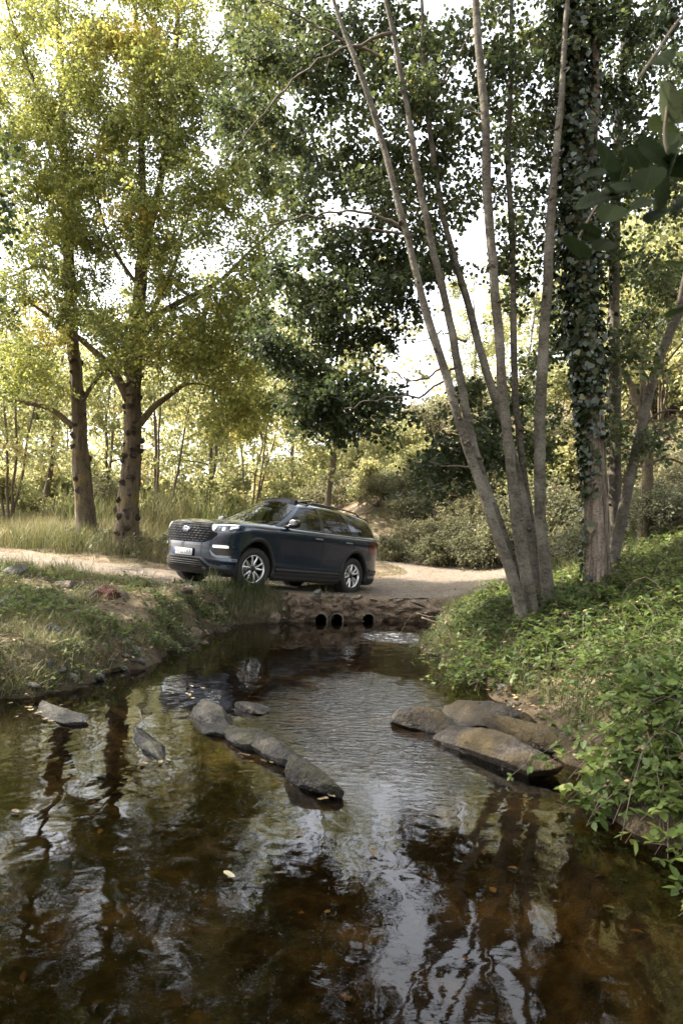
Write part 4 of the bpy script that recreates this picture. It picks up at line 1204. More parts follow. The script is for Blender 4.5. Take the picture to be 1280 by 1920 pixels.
class Skeleton:
    def __init__(s, pts, rad):
        s.p = [np.asarray(pts, float)]; s.r = [np.broadcast_to(np.asarray(rad, float), (len(pts),))]
    def add(s, pts, rad): s.p.append(np.asarray(pts)); s.r.append(np.broadcast_to(np.asarray(rad, float), (len(pts),)))
    def grow(s, rng, centers, mb, thick=.007, k=5, arch=.12):
        P_, R_ = np.concatenate(s.p), np.concatenate(s.r)
        d0 = np.min(np.linalg.norm(centers[:, None] - P_[None], axis=2), axis=1)
        for ci in np.argsort(d0):
            c = centers[ci]
            dist = np.linalg.norm(P_ - c, axis=1) + 1.2 * np.maximum(0, P_[:, 2] - c[2] + .1)
            j = int(np.argmin(dist)); q = P_[j]; D = np.linalg.norm(c - q)
            t = np.linspace(0, 1, max(4, int(D / .35) + 3))[:, None]
            mid = (q + c) / 2 + np.array((0, 0, arch * D)) + rng.normal(size=3) * .10 * D
            pts = (1-t)**2 * q + 2*t*(1-t) * mid + t**2 * c
            pts[1:-1] += rng.normal(size=(len(pts) - 2, 3)) * .02 * D
            r0 = min(R_[j] * .62, thick * (.9 + D * 1.5)); rad = r0 + (max(.004, thick * .55) - r0) * t[:, 0]**.8
            mb.tube(pts, rad, k, cap=False)
            P_ = np.concatenate([P_, pts[1:]]); R_ = np.concatenate([R_, rad[1:]])

def masses(rng, lst, Ydef=None):
    """photo ellipses (px, py, rx, ry, Y, dY, n) -> clump centres in the world"""
    out = []; gi = []
    for g, (px, py, rx, ry, Y, dY, n) in enumerate(lst):
        for _ in range(n):
            a = rng.uniform(0, 2 * math.pi); r = rng.uniform()**.5
            out.append(P(px + rx * r * math.cos(a), py + ry * r * math.sin(a), Y + dY * rng.uniform(-1, 1))); gi.append(g)
    return np.array(out), np.array(gi)

def pxpath(lst, Y, n=None, ws=1.0):
    """photo polyline (px, py, width px[, dY]) -> points and radii"""
    rows = []
    for q in lst:
        y = Y + (q[3] if len(q) > 3 else 0)
        rows.append((*P(q[0], q[1], y), q[2] * ws / FPX * y / 2))
    s = spline(np.array(rows), n or max(12, len(rows) * 6))
    return s[:, :3], np.maximum(s[:, 3], .004)

def trunk_obj(name, pts, rad, mat, parent, k=20, wob=.12, seed=0, flare=0.0, rel=None):
    r = rad.copy()
    if flare:
        d = np.r_[0, np.cumsum(np.linalg.norm(np.diff(pts, axis=0), axis=1))]
        r = r * (1 + flare * np.exp(-d / .35))
    mb = MB(); mb.tube(pts - rel, r, k, True, wob, seed)
    return mb.build(name, mat, parent, True)

def finish(tree, rel, lv, tw, skel_mb, leafmat, leafname='crown'):
    V, F, T = lv
    kind(link(leafname, mesh_arrays(leafname, V - rel, F, T), leafmat, tree), 'stuff')
    mb = skel_mb
    if tw is not None:
        a, e = tw
        mb.add(*prism(a, e, np.full(len(a), .004), np.full(len(a), .0015)))
    me = mb.mesh('twigs', True); 
    co = np.empty(len(me.vertices) * 3, np.float32); me.vertices.foreach_get('co', co); co = co.reshape(-1, 3) - rel; me.vertices.foreach_set('co', co.ravel())
    kind(link('twigs', me, M_twig, tree), 'stuff')

# ------------------------------------------------------------------ the two poplars behind the track
burlV, burlF = rock_arrays(77, 2, 3, .5)
ME_burl = mesh_arrays('burl', burlV, burlF, None, False); M_burl = simple('burl_bark', (.045, .03, .02), .95, bump=(40, 1, .02), var=.5, vscale=30); ME_burl.materials.append(M_burl)
ME_knot = mesh_arrays('knot', *rock_arrays(78, 2, 3, .35), None, True); ME_knot.materials.append(M_bark_alder)
def poplar(seed, Y, trunk, forks, limbs, mass, label, ytint, burls, dens=1450):
    rng = np.random.default_rng(seed)
    pts, rad = pxpath(trunk, Y, 60, .70); rel = pts[0] * np.array((1, 1, 1)); rel[2] = float(terrain(rel[0:1], rel[1:2])[0])
    pts = np.vstack([pts[0] - np.array((0, 0, .35)), pts]); rad = np.r_[rad[0] * 1.1, rad]
    t = empty('poplar_tree', rel); tag(t, label, 'tree', None)
    trunk_obj('trunk', pts, rad, M_bark_poplar, t, 26, .16, seed, .25, rel)
    sk = Skeleton(pts[8:], rad[8:])
    for f in forks:
        p_, r_ = pxpath(f, Y, 30, .72); trunk_obj('fork', p_, r_, M_bark_poplar, t, 14, .12, seed, 0, rel); sk.add(p_, r_)
    for f in limbs:
        p_, r_ = pxpath(f, Y, 26, .7); trunk_obj('limb', p_, r_, M_bark_poplar, t, 10, .14, seed + 3, 0, rel); sk.add(p_, r_)
    c, g = masses(rng, [m[:7] for m in mass])
    tint = np.array([m[7] for m in mass])[g] + .10 + rng.normal(size=len(c)) * .08
    tint = np.where(rng.uniform(size=len(c)) < ytint, .93, tint)
    rad_c = rng.uniform(.42, .72, len(c))
    mb = MB(); sk.grow(rng, c, mb, .010, 5)
    lv, tw = sprays(rng, c, rad_c, dens, .085, tint, 13, shape=LEAF_TRI, up=.55, spread=.75)
    finish(t, rel, lv, tw, mb, M_poplar)
    n = len(pts)
    for i in range(burls):
        j = int(rng.uniform(6, n * .62)); an = rng.uniform(0, 2 * math.pi)
        an = rng.choice([an, -math.pi / 2 + rng.normal() * .9])
        q = pts[j] + np.array((math.cos(an), math.sin(an), 0)) * rad[j] * .97
        o = link('burl', ME_burl, None, t); s = rng.uniform(.05, .115)
        o.location = q - rel; o.scale = (s, s, s * rng.uniform(.7, 1.2)); o.rotation_euler = rng.uniform(0, 6, 3)
    return t
poplar(11, 19.0,
    [(168, 1040, 62), (161, 960, 48), (153, 880, 42), (148, 760, 34), (141, 680, 32), (133, 600, 30), (129, 480, 26), (125, 380, 24), (120, 280, 20), (116, 150, 16), (108, 20, 12), (100, -120, 8)],
    [[(124, 360, 16), (95, 280, 12), (70, 170, 9), (30, 60, 7), (0, -40, 5)]],
    [[(137, 800, 18), (100, 770, 14), (50, 755, 11), (-10, 748, 8)], [(147, 770, 14), (165, 735, 11), (200, 690, 8)], [(128, 520, 12), (70, 500, 8), (20, 520, 5)], [(126, 460, 12), (170, 455, 9), (215, 470, 6), (240, 520, 4)], [(132, 640, 10), (60, 650, 7), (0, 640, 5)]],
    [(60, 330, 110, 150, 18.6, 2.0, 36, .52), (80, 120, 130, 130, 18.8, 2.2, 40, .50), (160, 300, 90, 130, 18.3, 1.6, 20, .55), (60, 560, 100, 90, 18.5, 1.8, 20, .36), (40, 690, 90, 60, 19.0, 1.8, 12, .46), (150, 500, 80, 80, 18.5, 1.5, 12, .40), (90, -90, 180, 90, 19, 2.0, 22, .52), (-130, 250, 110, 300, 19, 2, 22, .5)],
    'slim poplar nearest the left picture edge, knobbly yellowish trunk', .05, 62)
poplar(12, 18.0,
    [(236, 1052, 72), (240, 960, 56), (247, 860, 47), (250, 760, 41), (256, 640, 36), (263, 540, 33), (272, 450, 30)],
    [[(272, 462, 26), (268, 380, 22), (266, 280, 18), (262, 150, 15), (255, 40, 12), (250, -80, 8)], [(273, 455, 24), (290, 390, 20), (312, 280, 18), (325, 180, 16), (332, 60, 13), (340, -70, 9)]],
    [[(240, 748, 24), (215, 700, 22), (170, 652, 17), (110, 605, 12), (60, 570, 7)], [(262, 795, 22), (290, 762, 17), (318, 742, 14), (345, 722, 8), (420, 735, 5), (500, 830, 3)], [(266, 632, 20), (300, 590, 17), (350, 560, 14), (410, 528, 11), (470, 470, 8), (540, 410, 5)], [(268, 622, 16), (300, 555, 13), (330, 490, 10), (345, 420, 7), (380, 350, 4)], [(262, 540, 12), (215, 470, 9), (190, 400, 6), (170, 300, 4)], [(268, 590, 12), (330, 580, 9), (400, 545, 6), (480, 545, 4)], [(325, 180, 10), (310, 100, 8), (260, 0, 5)], [(318, 220, 9), (380, 130, 6), (430, 50, 4)]],
    [(250, 330, 120, 120, 17.8, 1.8, 34, .42), (270, 100, 130, 130, 18, 2.0, 42, .50), (400, 220, 100, 170, 17.5, 1.8, 34, .40), (400, 460, 110, 100, 17.5, 1.7, 20, .50), (360, 560, 120, 70, 17.5, 1.6, 14, .54), (420, 650, 120, 75, 17.5, 1.6, 18, .58), (330, 660, 90, 60, 17.5, 1.5, 8, .56), (440, 760, 80, 55, 17.5, 1.4, 10, .60), (190, 640, 80, 60, 17.5, 1.3, 12, .40), (485, 330, 60, 120, 17.5, 1.5, 16, .42), (480, 110, 70, 140, 17.5, 1.6, 24, .42), (300, -90, 220, 90, 18, 2, 30, .5), (200, 75, 35, 20, 16.8, .4, 5, .95), (265, 95, 30, 25, 16.8, .4, 4, .93), (250, 405, 25, 22, 16.8, .3, 3, .93)],
    'thick knobbly poplar with forked top beside the front of the car', .035, 80)

# ------------------------------------------------------------------ alder clump on the right bank
def alder_clump():
    rng = np.random.default_rng(21)
    rel = P(1000, 1178, 9.2); rel[2] = float(terrain(rel[0:1], rel[1:2])[0])
    t = empty('alder_clump', rel); tag(t, 'clump of slender grey alder stems leaning over the stream from right bank', 'tree')
    stems = [
        (9.0, [(990, 1200, 52), (968, 1110, 44), (930, 995, 40), (890, 880, 37), (858, 778, 35), (830, 680, 33), (803, 592, 31), (760, 430, 27), (716, 270, 25), (670, 125, 22), (645, 60, 18), (610, -60, 12)]),
        (9.25, [(1002, 1195, 44), (975, 1110, 40), (935, 980, 36), (890, 850, 34), (856, 680, 32), (840, 590, 30), (810, 450, 28), (776, 280, 26), (758, 165, 23), (735, 55, 20), (712, -40, 14)]),
        (9.9, [(1012, 1180, 44), (1000, 1060, 38), (972, 900, 34), (920, 725, 32), (885, 600, 30), (858, 510, 27), (825, 380, 23), (800, 200, 19), (790, 0, 13)]),
        (9.1, [(1006, 1200, 50), (990, 1090, 46), (972, 1000, 42), (958, 875, 40), (941, 725, 38), (928, 560, 36), (918, 400, 35), (908, 250, 34), (899, 100, 31), (890, -10, 27), (884, -110, 20)]),
        (10.2, [(1012, 1170, 34), (1000, 1020, 30), (985, 900, 28), (969, 775, 26), (962, 600, 25), (957, 425, 23), (953, 300, 22), (956, 170, 19), (960, 0, 15)]),
        (9.4, [(1030, 1175, 56), (1024, 1080, 48), (1016, 995, 45), (1012, 800, 43), (1017, 650, 42), (1027, 500, 38), (1034, 380, 32), (1043, 270, 28), (1054, 130, 22), (1066, -30, 17), (1076, -150, 10)])]
    sk = None
    for i, (Y, L) in enumerate(stems):
        p_, r_ = pxpath(L, Y, 60, .47)
        hh = np.arange(60) * .16
        p_ = p_ + np.stack([fbm(hh, hh * 0 + i * 7.3, 91, 3), fbm(hh, hh * 0 + i * 5.1, 95, 3), hh * 0], -1) * .035
        for q in rng.integers(4, 50, 7):
            an = rng.uniform(-math.pi, 0); o = link('knot', ME_knot, None, t); sc_ = rng.uniform(.022, .045)
            o.location = p_[q] + np.array((math.cos(an), math.sin(an), 0)) * r_[q] * .92 - rel; o.scale = (sc_, sc_, sc_ * 1.3); o.rotation_euler = rng.uniform(0, 6, 3)
        trunk_obj('stem', p_, r_, M_bark_alder, t, 18, .10, 30 + i, .25, rel)
        if sk is None: sk = Skeleton(p_[15:], r_[15:])
        else: sk.add(p_[15:], r_[15:])
    for Y, L in [(9.0, [(760, 432, 14), (690, 400, 10), (600, 402, 8), (520, 418, 6), (470, 455, 3)]), (9.3, [(778, 440, 12), (700, 432, 9), (640, 425, 7), (560, 450, 4)]), (9.2, [(735, 62, 14), (650, 90, 11), (560, 140, 8), (480, 230, 6), (400, 330, 3)]), (9.4, [(715, 110, 12), (620, 60, 9), (540, 20, 7), (470, -10, 4)]), (9.3, [(858, 690, 10), (790, 740, 8), (720, 745, 6), (640, 770, 3)]), (9.2, [(830, 690, 9), (770, 715, 7), (720, 690, 5), (680, 700, 3)]), (9.5, [(800, 200, 9), (850, 120, 7), (880, 60, 5)]), (9.6, [(875, 640, 9), (830, 625, 6), (790, 640, 4), (700, 610, 3)])]:
        p_, r_ = pxpath(L, Y, 22, .5); p_[1:-1] += rng.normal(size=(20, 3)) * .018; trunk_obj('branch', p_, r_, M_twig, t, 8, .2, 60, 0, rel); sk.add(p_, r_)
    mass = [(650, 500, 140, 75, 10.6, .9, 30, .20), (570, 610, 95, 85, 10.8, .8, 24, .16), (680, 590, 80, 60, 10.4, .8, 14, .22), (655, 745, 105, 55, 10.3, .7, 30, .20), (850, 850, 70, 55, 10.2, .5, 12, .18), (905, 770, 55, 60, 10.3, .6, 8, .24), (620, 320, 140, 90, 10.8, 1.2, 28, .30), (520, 180, 110, 150, 11, 1.2, 30, .30), (700, 120, 130, 130, 10.6, 1.3, 32, .34), (850, 130, 90, 150, 10.6, 1.3, 22, .36), (830, 400, 100, 130, 10.8, 1.2, 22, .34), (980, 150, 100, 170, 10.8, 1.2, 28, .36), (990, 420, 90, 110, 11, 1.0, 14, .34), (1005, 640, 55, 130, 11.2, .8, 12, .26), (1000, 800, 50, 60, 11.2, .6, 6, .3), (560, 40, 110, 90, 11, 1.2, 18, .34), (600, -80, 200, 80, 11, 1.2, 14, .32), (900, -90, 220, 80, 11, 1.2, 15, .34), (800, 520, 40, 50, 10.6, .5, 4, .26)]
    c, g = masses(rng, [m[:7] for m in mass])
    tint = np.array([m[7] for m in mass])[g] + rng.normal(size=len(c)) * .08
    mb = MB(); sk.grow(rng, c, mb, .007, 5)
    lv, tw = sprays(rng, c, rng.uniform(.26, .44, len(c)), 1600, .075, tint + .14, 11, shape=LEAF_ROUND, up=.6, spread=.7)
    finish(t, rel, lv, tw, mb, M_alder)
alder_clump()

# ------------------------------------------------------------------ ivy-clad tree and its neighbours
def right_tree(name, label, cat, Y, trunks, limbs, mass, mat, seed, k=20, dens=1700, lsize=.075, leafmat=None, flare=.25, crad=(.26, .46), wob=.12, ws=.52):
    rng = np.random.default_rng(seed)
    pts, rad = pxpath(trunks[0], Y, 60, ws); rel = pts[0].copy(); rel[2] = min(rel[2], float(terrain(rel[0:1], rel[1:2])[0]))
    pts = np.vstack([np.array((pts[0, 0], pts[0, 1], rel[2] - .25)), pts]); rad = np.r_[rad[0] * 1.1, rad]
    t = empty(name, rel); tag(t, label, cat)
    trunk_obj('trunk', pts, rad, mat, t, k, wob, seed, flare, rel); sk = Skeleton(pts[12:], rad[12:])
    for f in trunks[1:]:
        p_, r_ = pxpath(f, Y, 30, ws * 1.2); trunk_obj('fork', p_, r_, mat, t, 12, wob, seed + 1, 0, rel); sk.add(p_, r_)
    for f in limbs:
        p_, r_ = pxpath(f, Y, 22, .7); trunk_obj('branch', p_, r_, mat, t, 7, .1, seed + 2, 0, rel); sk.add(p_, r_)
    if mass:
        c, g = masses(rng, [m[:7] for m in mass]); tint = np.array([m[7] for m in mass])[g] + rng.normal(size=len(c)) * .08
        mb = MB(); sk.grow(rng, c, mb, .007, 5)
        lv, tw = sprays(rng, c, rng.uniform(*crad, len(c)), dens, lsize, tint, 11, shape=LEAF_ROUND, up=.6, spread=.7)
        finish(t, rel, lv, tw, mb, leafmat or M_alder)
    return t, pts, rad
ivt, ivp, ivr = right_tree('ivy_clad_tree', 'stout straight tree with furrowed bark, wrapped in ivy, on right bank', 'tree', 9.9,
    [[(1117, 1140, 84), (1118, 1060, 76), (1118, 1000, 73), (1113, 850, 68), (1103, 700, 62), (1092, 500, 56), (1082, 250, 48), (1076, 0, 40), (1072, -120, 30)], [(1095, 420, 24), (1108, 300, 26), (1114, 180, 24), (1112, 0, 20), (1110, -80, 14)]],
    [[(1090, 480, 8), (1060, 440, 6), (1040, 420, 4), (1005, 460, 3)], [(1110, 880, 7), (1128, 840, 5), (1140, 815, 3)]],
    [(1100, 60, 80, 100, 10.2, .8, 12, .36), (1150, 380, 60, 120, 10.4, .8, 10, .42)], M_bark_ivy, 41, 40, wob=.16, ws=.56)
right_tree('alder_tree', 'straight grey alder right behind the ivy-clad trunk', 'tree', 11.2,
    [[(1146, 1085, 46), (1150, 980, 44), (1152, 800, 42), (1150, 600, 40), (1152, 425, 36), (1160, 225, 32), (1170, 100, 28), (1178, -20, 24), (1186, -120, 16)]],
    [[(1166, 130, 8), (1200, 60, 6), (1240, -30, 4)], [(1160, 230, 8), (1200, 150, 6), (1260, 60, 4)], [(1150, 650, 6), (1195, 610, 5), (1240, 560, 3)]],
    [(1200, 120, 90, 130, 11.5, 1.0, 20, .34), (1230, 380, 70, 150, 11.8, 1.0, 14, .42), (1190, 560, 80, 80, 11.6, .8, 10, .50), (1250, -60, 120, 80, 11.5, 1, 10, .36)], M_bark_alder, 43)
right_tree('leaning_sapling', 'smooth pale grey trunk leaning steeply to the right picture edge', 'tree', 10.6,
    [[(1143, 1075, 40), (1160, 990, 37), (1180, 900, 35), (1203, 795, 33), (1226, 700, 32), (1252, 630, 32), (1285, 560, 30), (1330, 470, 26), (1390, 330, 20)]],
    [[(1195, 830, 7), (1170, 815, 5), (1130, 825, 3)], [(1192, 840, 7), (1230, 805, 5), (1270, 830, 3)], [(1222, 720, 7), (1190, 680, 5), (1140, 660, 3)]],
    [(1140, 815, 45, 30, 10.4, .3, 4, .62), (1235, 830, 40, 25, 10.4, .3, 3, .5), (1180, 665, 70, 35, 10.4, .4, 6, .6), (1270, 440, 60, 120, 10.6, .6, 8, .45)], M_bark_alder, 45, dens=800)
right_tree('crooked_tree', 'dark crooked trunk behind the leaning sapling on the right slope', 'tree', 13.5,
    [[(1206, 1040, 44), (1208, 960, 40), (1213, 890, 37), (1207, 815, 34), (1190, 750, 26), (1178, 715, 22), (1163, 690, 17), (1150, 660, 10)], [(1200, 780, 20), (1205, 730, 19), (1202, 680, 14), (1215, 620, 8)]],
    [[(1212, 870, 9), (1250, 860, 7), (1300, 880, 4)], [(1203, 800, 9), (1240, 772, 7), (1300, 775, 5)], [(1198, 770, 8), (1240, 690, 7), (1280, 640, 5), (1320, 560, 3)], [(1240, 690, 6), (1245, 740, 4), (1255, 790, 2.5)], [(1190, 755, 7), (1160, 785, 5), (1135, 800, 3)]],
    [(1215, 560, 60, 60, 13.5, .6, 8, .5)], M_bark_poplar, 47, dens=700)

def ivy():
    rng = np.random.default_rng(51); rel = ivp[0].copy()
    n = 12000; z = rng.uniform(0, 1, n); pxy = np.interp(z, [0, .03, .06, .16, .24, .34, 1], [1, .6, .03, .02, .25, .9, 1])
    keep = rng.uniform(size=n) < pxy; z = z[keep]; n = len(z)
    i = np.clip((z * (len(ivp) - 1)).astype(int), 0, len(ivp) - 1)
    left = rng.uniform(size=n) < np.where((z > .08) & (z < .34), .8, .35)
    an = np.where(left, math.pi + rng.normal(size=n) * .7, rng.uniform(0, 2 * math.pi, n))
    thick = np.interp(z, [0, .08, .3, .42, .7, 1], [.16, .05, .06, .24, .27, .25])
    lump = .25 + 1.9 * vnoise(an * 1.3, z * 13, 5)**1.6
    off = ivr[i] + .03 + np.abs(rng.normal(size=n)) * thick * .62 * lump
    rd = np.stack([np.cos(an), np.sin(an), np.zeros(n)], -1)
    c = ivp[i] + rd * off[:, None]; c[:, 2] += rng.uniform(-.1, .1, n)
    al = rd * .5 + np.array((0, 0, -.8)) + rng.normal(size=(n, 3)) * .5
    no = rd + np.array((0, 0, .35)) + rng.normal(size=(n, 3)) * .45
    V, F, T = leaf_arrays(c, al, no, rng.uniform(.035, .115, n), np.clip(.3 + rng.normal(size=n) * .14 + (rng.uniform(size=n) < .08) * .35, 0, 1), LEAF_IVY)
    t = empty('ivy', rel); tag(t, 'dark climbing ivy covering the upper trunk of the stout tree', 'ivy')
    kind(link('ivy_leaves', mesh_arrays('ivy_leaves', V - rel, F, T), M_ivy, t), 'stuff')
    mb = MB()
    for k in range(12):
        a0 = rng.uniform(0, 6.28); idx = np.arange(1, len(ivp), 2); an = a0 + np.cumsum(rng.normal(size=len(idx)) * .12)
        mb.tube(ivp[idx] + np.stack([np.cos(an), np.sin(an), 0 * an], -1) * (ivr[idx] + .012)[:, None] - rel, rng.uniform(.006, .016), 5, False)
    kind(mb.build('ivy_stems', M_twig, t), 'stuff')
ivy()

# ------------------------------------------------------------------ branch with large leaves hanging in close to the camera
def near_branch():
    rng = np.random.default_rng(61)
    root = empty('overhanging_branch', P(1330, 300, 1.75)); rel = np.array(root.location)
    tag(root, 'large rounded leaves on a dark twig hanging in close at upper right', 'branch')
    for nm, L in (('twig', [(1340, 300, 14), (1260, 318, 10), (1190, 345, 8), (1130, 375, 6), (1085, 445, 4)]), ('twig', [(1350, -40, 12), (1270, 40, 8), (1225, 105, 6), (1195, 150, 4)]), ('twig', [(1340, 460, 8), (1290, 500, 6), (1270, 570, 4)]), ('twig', [(1260, 318, 6), (1245, 260, 5), (1250, 200, 4)])):
        p_, r_ = pxpath(L, 1.75, 16, .55); mb = MB(); mb.tube(p_ - rel, r_, 6); mb.build(nm, M_twig, root, True)
    # one rounded, pleated alder leaf
    n, m = 15, 11; u = np.linspace(0, 1, n); v = np.linspace(-1, 1, m)
    w = .50 * np.sin(math.pi * u**.85)**.55 * (1 + .05 * np.cos(np.arange(n) * math.pi)); w[-1] = .06; w[0] = .02
    X = np.repeat(u[:, None], m, 1) + .10 * np.abs(v)[None] * (1 - u[:, None]) ; Yv = w[:, None] * v[None]
    Z = .10 * np.abs(v)[None] * w[:, None] - .16 * u[:, None]**2 + .015 * np.cos((u[:, None] + .35 * np.abs(v)[None]) * 40)
    me = mesh_arrays('leaf', np.stack([X, Yv, Z], -1).reshape(-1, 3), grid_faces(n, m), None, True)
    m_leaf, nt, out = newmat('large_leaf')
    oi = nt.nodes.new('ShaderNodeObjectInfo').outputs['Random']
    tc = nt.nodes.new('ShaderNodeTexCoord').outputs['Object']
    sx = N(nt, 'ShaderNodeSeparateXYZ', {0: tc})
    ay = math_n(nt, 'ABSOLUTE', sx.outputs['Y'])
    ph = math_n(nt, 'MULTIPLY', math_n(nt, 'SUBTRACT', sx.outputs['X'], math_n(nt, 'MULTIPLY', ay, .75)), 62.0)
    vein = math_n(nt, 'POWER', math_n(nt, 'ABSOLUTE', math_n(nt, 'COSINE', ph)), 9.0)
    vein = math_n(nt, 'MAXIMUM', vein, math_n(nt, 'LESS_THAN', ay, .014))
    blot = noise(nt, tc, 5, 5)
    c = ramp(nt, oi, [(0, (.006, .011, .003)), (.65, (.012, .020, .005)), (.9, (.026, .036, .012)), (1, (.075, .085, .045))])
    c = mixc(nt, math_n(nt, 'MULTIPLY', vein, .3), c, (.06, .072, .03))
    c = mixc(nt, ramp(nt, blot, [(.58, (0, 0, 0)), (.72, (.6, .6, .6))]), c, (.022, .020, .006))
    bp = N(nt, 'ShaderNodeBump', {'Strength': .5, 'Distance': .01, 'Height': vein})
    pr = N(nt, 'ShaderNodeBsdfPrincipled', {'Base Color': c, 'Roughness': .7, 'Specular IOR Level': .06, 'Normal': bp.outputs[0]}); tr = N(nt, 'ShaderNodeBsdfTranslucent', {'Color': c})
    mx = N(nt, 'ShaderNodeMixShader', {0: .35, 1: pr.outputs[0], 2: tr.outputs[0]}); nt.links.new(mx.outputs[0], out.inputs[0])
    me.materials.append(m_leaf)
    spots = [(1255, 185, 66), (1240, 235, 60), (1140, 290, 62), (1112, 325, 46), (1225, 285, 64), (1192, 292, 54), (1120, 372, 66), (1160, 352, 56), (1190, 345, 50), (1240, 352, 66), (1272, 312, 60), (1145, 395, 54), (1105, 432, 40), (1080, 462, 60), (1132, 456, 46), (1172, 312, 44), (1278, 492, 56), (1276, 580, 50), (1242, 108, 40), (1205, 380, 44), (1258, 395, 40), (1262, 262, 50), (1178, 395, 40), (1290, 200, 60), (1150, 318, 40), (1215, 330, 50), (1175, 365, 46), (1255, 300, 56), (1230, 400, 44), (1135, 345, 48), (1285, 370, 60), (1285, 260, 60)]
    for k, (x, y, s) in enumerate(spots):
        c = P(x, y, 1.75 + rng.uniform(-.12, .14)); S = s / FPX * 1.75 * 1.22
        a = unit(np.array((rng.uniform(-1, .4), rng.uniform(-.5, .5), rng.uniform(-.9, .25))))
        nn = unit(np.array((rng.normal() * .35, -.55 + rng.normal() * .3, .75)))
        nn = unit(nn - a * (a @ nn)); b = np.cross(nn, a)
        o = link('leaf', me, None, root)
        M_ = Matrix(((a[0], b[0], nn[0], 0), (a[1], b[1], nn[1], 0), (a[2], b[2], nn[2], 0), (0, 0, 0, 1)))
        o.matrix_local = Matrix.Translation(c - rel - a * S * .5) @ M_ @ Matrix.Scale(S, 4)
near_branch()

# ------------------------------------------------------------------ trees and shrubs further back
ORD = ['first', 'second', 'third', 'fourth', 'fifth', 'sixth', 'seventh', 'eighth', 'ninth', 'tenth', 'eleventh', 'twelfth', 'thirteenth', 'fourteenth', 'fifteenth', 'sixteenth', 'seventeenth', 'eighteenth', 'nineteenth', 'twentieth', 'twenty-first', 'twenty-second', 'twenty-third', 'twenty-fourth', 'twenty-fifth', 'twenty-sixth', 'twenty-seventh', 'twenty-eighth', 'twenty-ninth', 'thirtieth', 'thirty-first', 'thirty-second']
def proto_tree(seed, h, crown_r, n_clump, dens, lsize, leafmat, bark, lean=0.0, stems=1, low=.3, tint=.5, tr=.11):
    rng = np.random.default_rng(seed); parts = []
    lv_c = []
    mbt = []
    sk = None
    for s in range(stems):
        a0 = rng.uniform(0, 6.28); spread = 0 if stems == 1 else .16
        z = np.linspace(0, 1, 14); wx = np.cumsum(rng.normal(size=14) * .04) * h * .12; wy = np.cumsum(rng.normal(size=14) * .04) * h * .12
        pts = np.stack([wx + z * h * (lean + spread * math.cos(a0)), wy + z * h * spread * math.sin(a0), z * h - .3], -1)
        rad = tr * (1 - z * .85) * (1 if stems == 1 else .6) + .012
        mb = MB(); mb.tube(pts, rad, 9, True, .12, seed); mbt.append(mb.mesh('trunk', True)); mbt[-1].materials.append(bark)
        if sk is None: sk = Skeleton(pts[3:], rad[3:])
        else: sk.add(pts[3:], rad[3:])
    c = []
    while len(c) < n_clump:
        q = rng.uniform(-1, 1, 3)
        if q @ q > 1 or q @ q < .12: continue
        c.append((q[0] * crown_r + lean * h * .7, q[1] * crown_r, h * (low + (1 - low) * .52) + q[2] * h * (1 - low) * .52))
    c = np.array(c)
    mb = MB(); sk.grow(rng, c, mb, .014, 4)
    lv, tw = sprays(rng, c, rng.uniform(.5, .95, len(c)) * crown_r * .30, dens, lsize, np.clip(tint + rng.normal(size=len(c)) * .12, 0, 1), 10, shape=LEAF_TRI, up=.5, spread=.8)
    me = mesh_arrays('crown', lv[0], lv[1], lv[2]); me.materials.append(leafmat)
    mt = mb.mesh('twigs'); mt.materials.append(M_twig)
    return mbt, mt, me
def place(proto, name, label, cat, group, x, y, rz, sc, sink=0.0):
    z = float(terrain(np.array([x]), np.array([y]))[0])
    t = empty(name, (x, y, z - sink)); t.rotation_euler = (0, 0, rz); t.scale = (sc, sc, sc)
    tag(t, label, cat, group)
    for m in proto[0]: link('trunk', m, None, t)
    kind(link('twigs', proto[1], None, t), 'stuff'); kind(link('crown', proto[2], None, t), 'stuff')
    return t
PT = [proto_tree(201, 10, 2.8, 46, 330, .17, M_far, M_bark_far, .02, 1, .22, .52), proto_tree(202, 9, 2.4, 40, 330, .16, M_far, M_bark_far, .05, 2, .16, .46), proto_tree(203, 8, 2.6, 46, 330, .16, M_far, M_bark_far, -.04, 4, .10, .56, .08)]
rngp = np.random.default_rng(71)
far_trees = [(622, 28, 0, 1.25), (380, 25.5, 1, 1.05), (300, 23.5, 2, .95), (20, 24, 2, .95), (90, 29, 0, 1.0), (210, 30, 1, 1.05), (470, 30, 2, 1.0), (545, 36, 0, 1.1), (120, 38, 2, 1.2), (420, 40, 0, 1.1), (-80, 26, 1, 1.0), (270, 44, 1, 1.3), (30, 44, 0, 1.3), (880, 40, 0, .9), (980, 36, 1, .9), (1080, 32, 2, .9), (-160, 32, 0, 1.1), (1180, 26, 1, .85), (1290, 24, 0, .85), (1240, 32, 2, 1.0), (510, 52, 1, 1.4), (1330, 19, 2, 1.0), (1300, 22.5, 1, 1.1), (1420, 18, 0, 1.1), (1500, 21, 2, 1.2), (1400, 24, 1, 1.1), (1230, 24, 2, .9), (1600, 16, 1, 1.1)]
desc = {0: 'lone straight pale trunk rising behind the car roof', 1: 'pair of upright trunks left of the windscreen, far side of meadow', 2: 'grey many-stemmed tree just right of the thick poplar'}
order = sorted((k for k in range(len(far_trees)) if k not in desc), key=lambda k: far_trees[k][0])
for k, (px, Y, pi, sc) in enumerate(far_trees):
    w = P(px, 960, Y)
    place(PT[pi], 'background_tree', desc[k] if k in desc else 'pale sunlit tree of the wood beyond the track, ' + ORD[order.index(k)] + ' from the left', 'tree', None if k in desc else 'sunlit trees of the wood beyond the track', w[0], w[1], rngp.uniform(0, 6.28) if k else .4, sc * rngp.uniform(.92, 1.1))

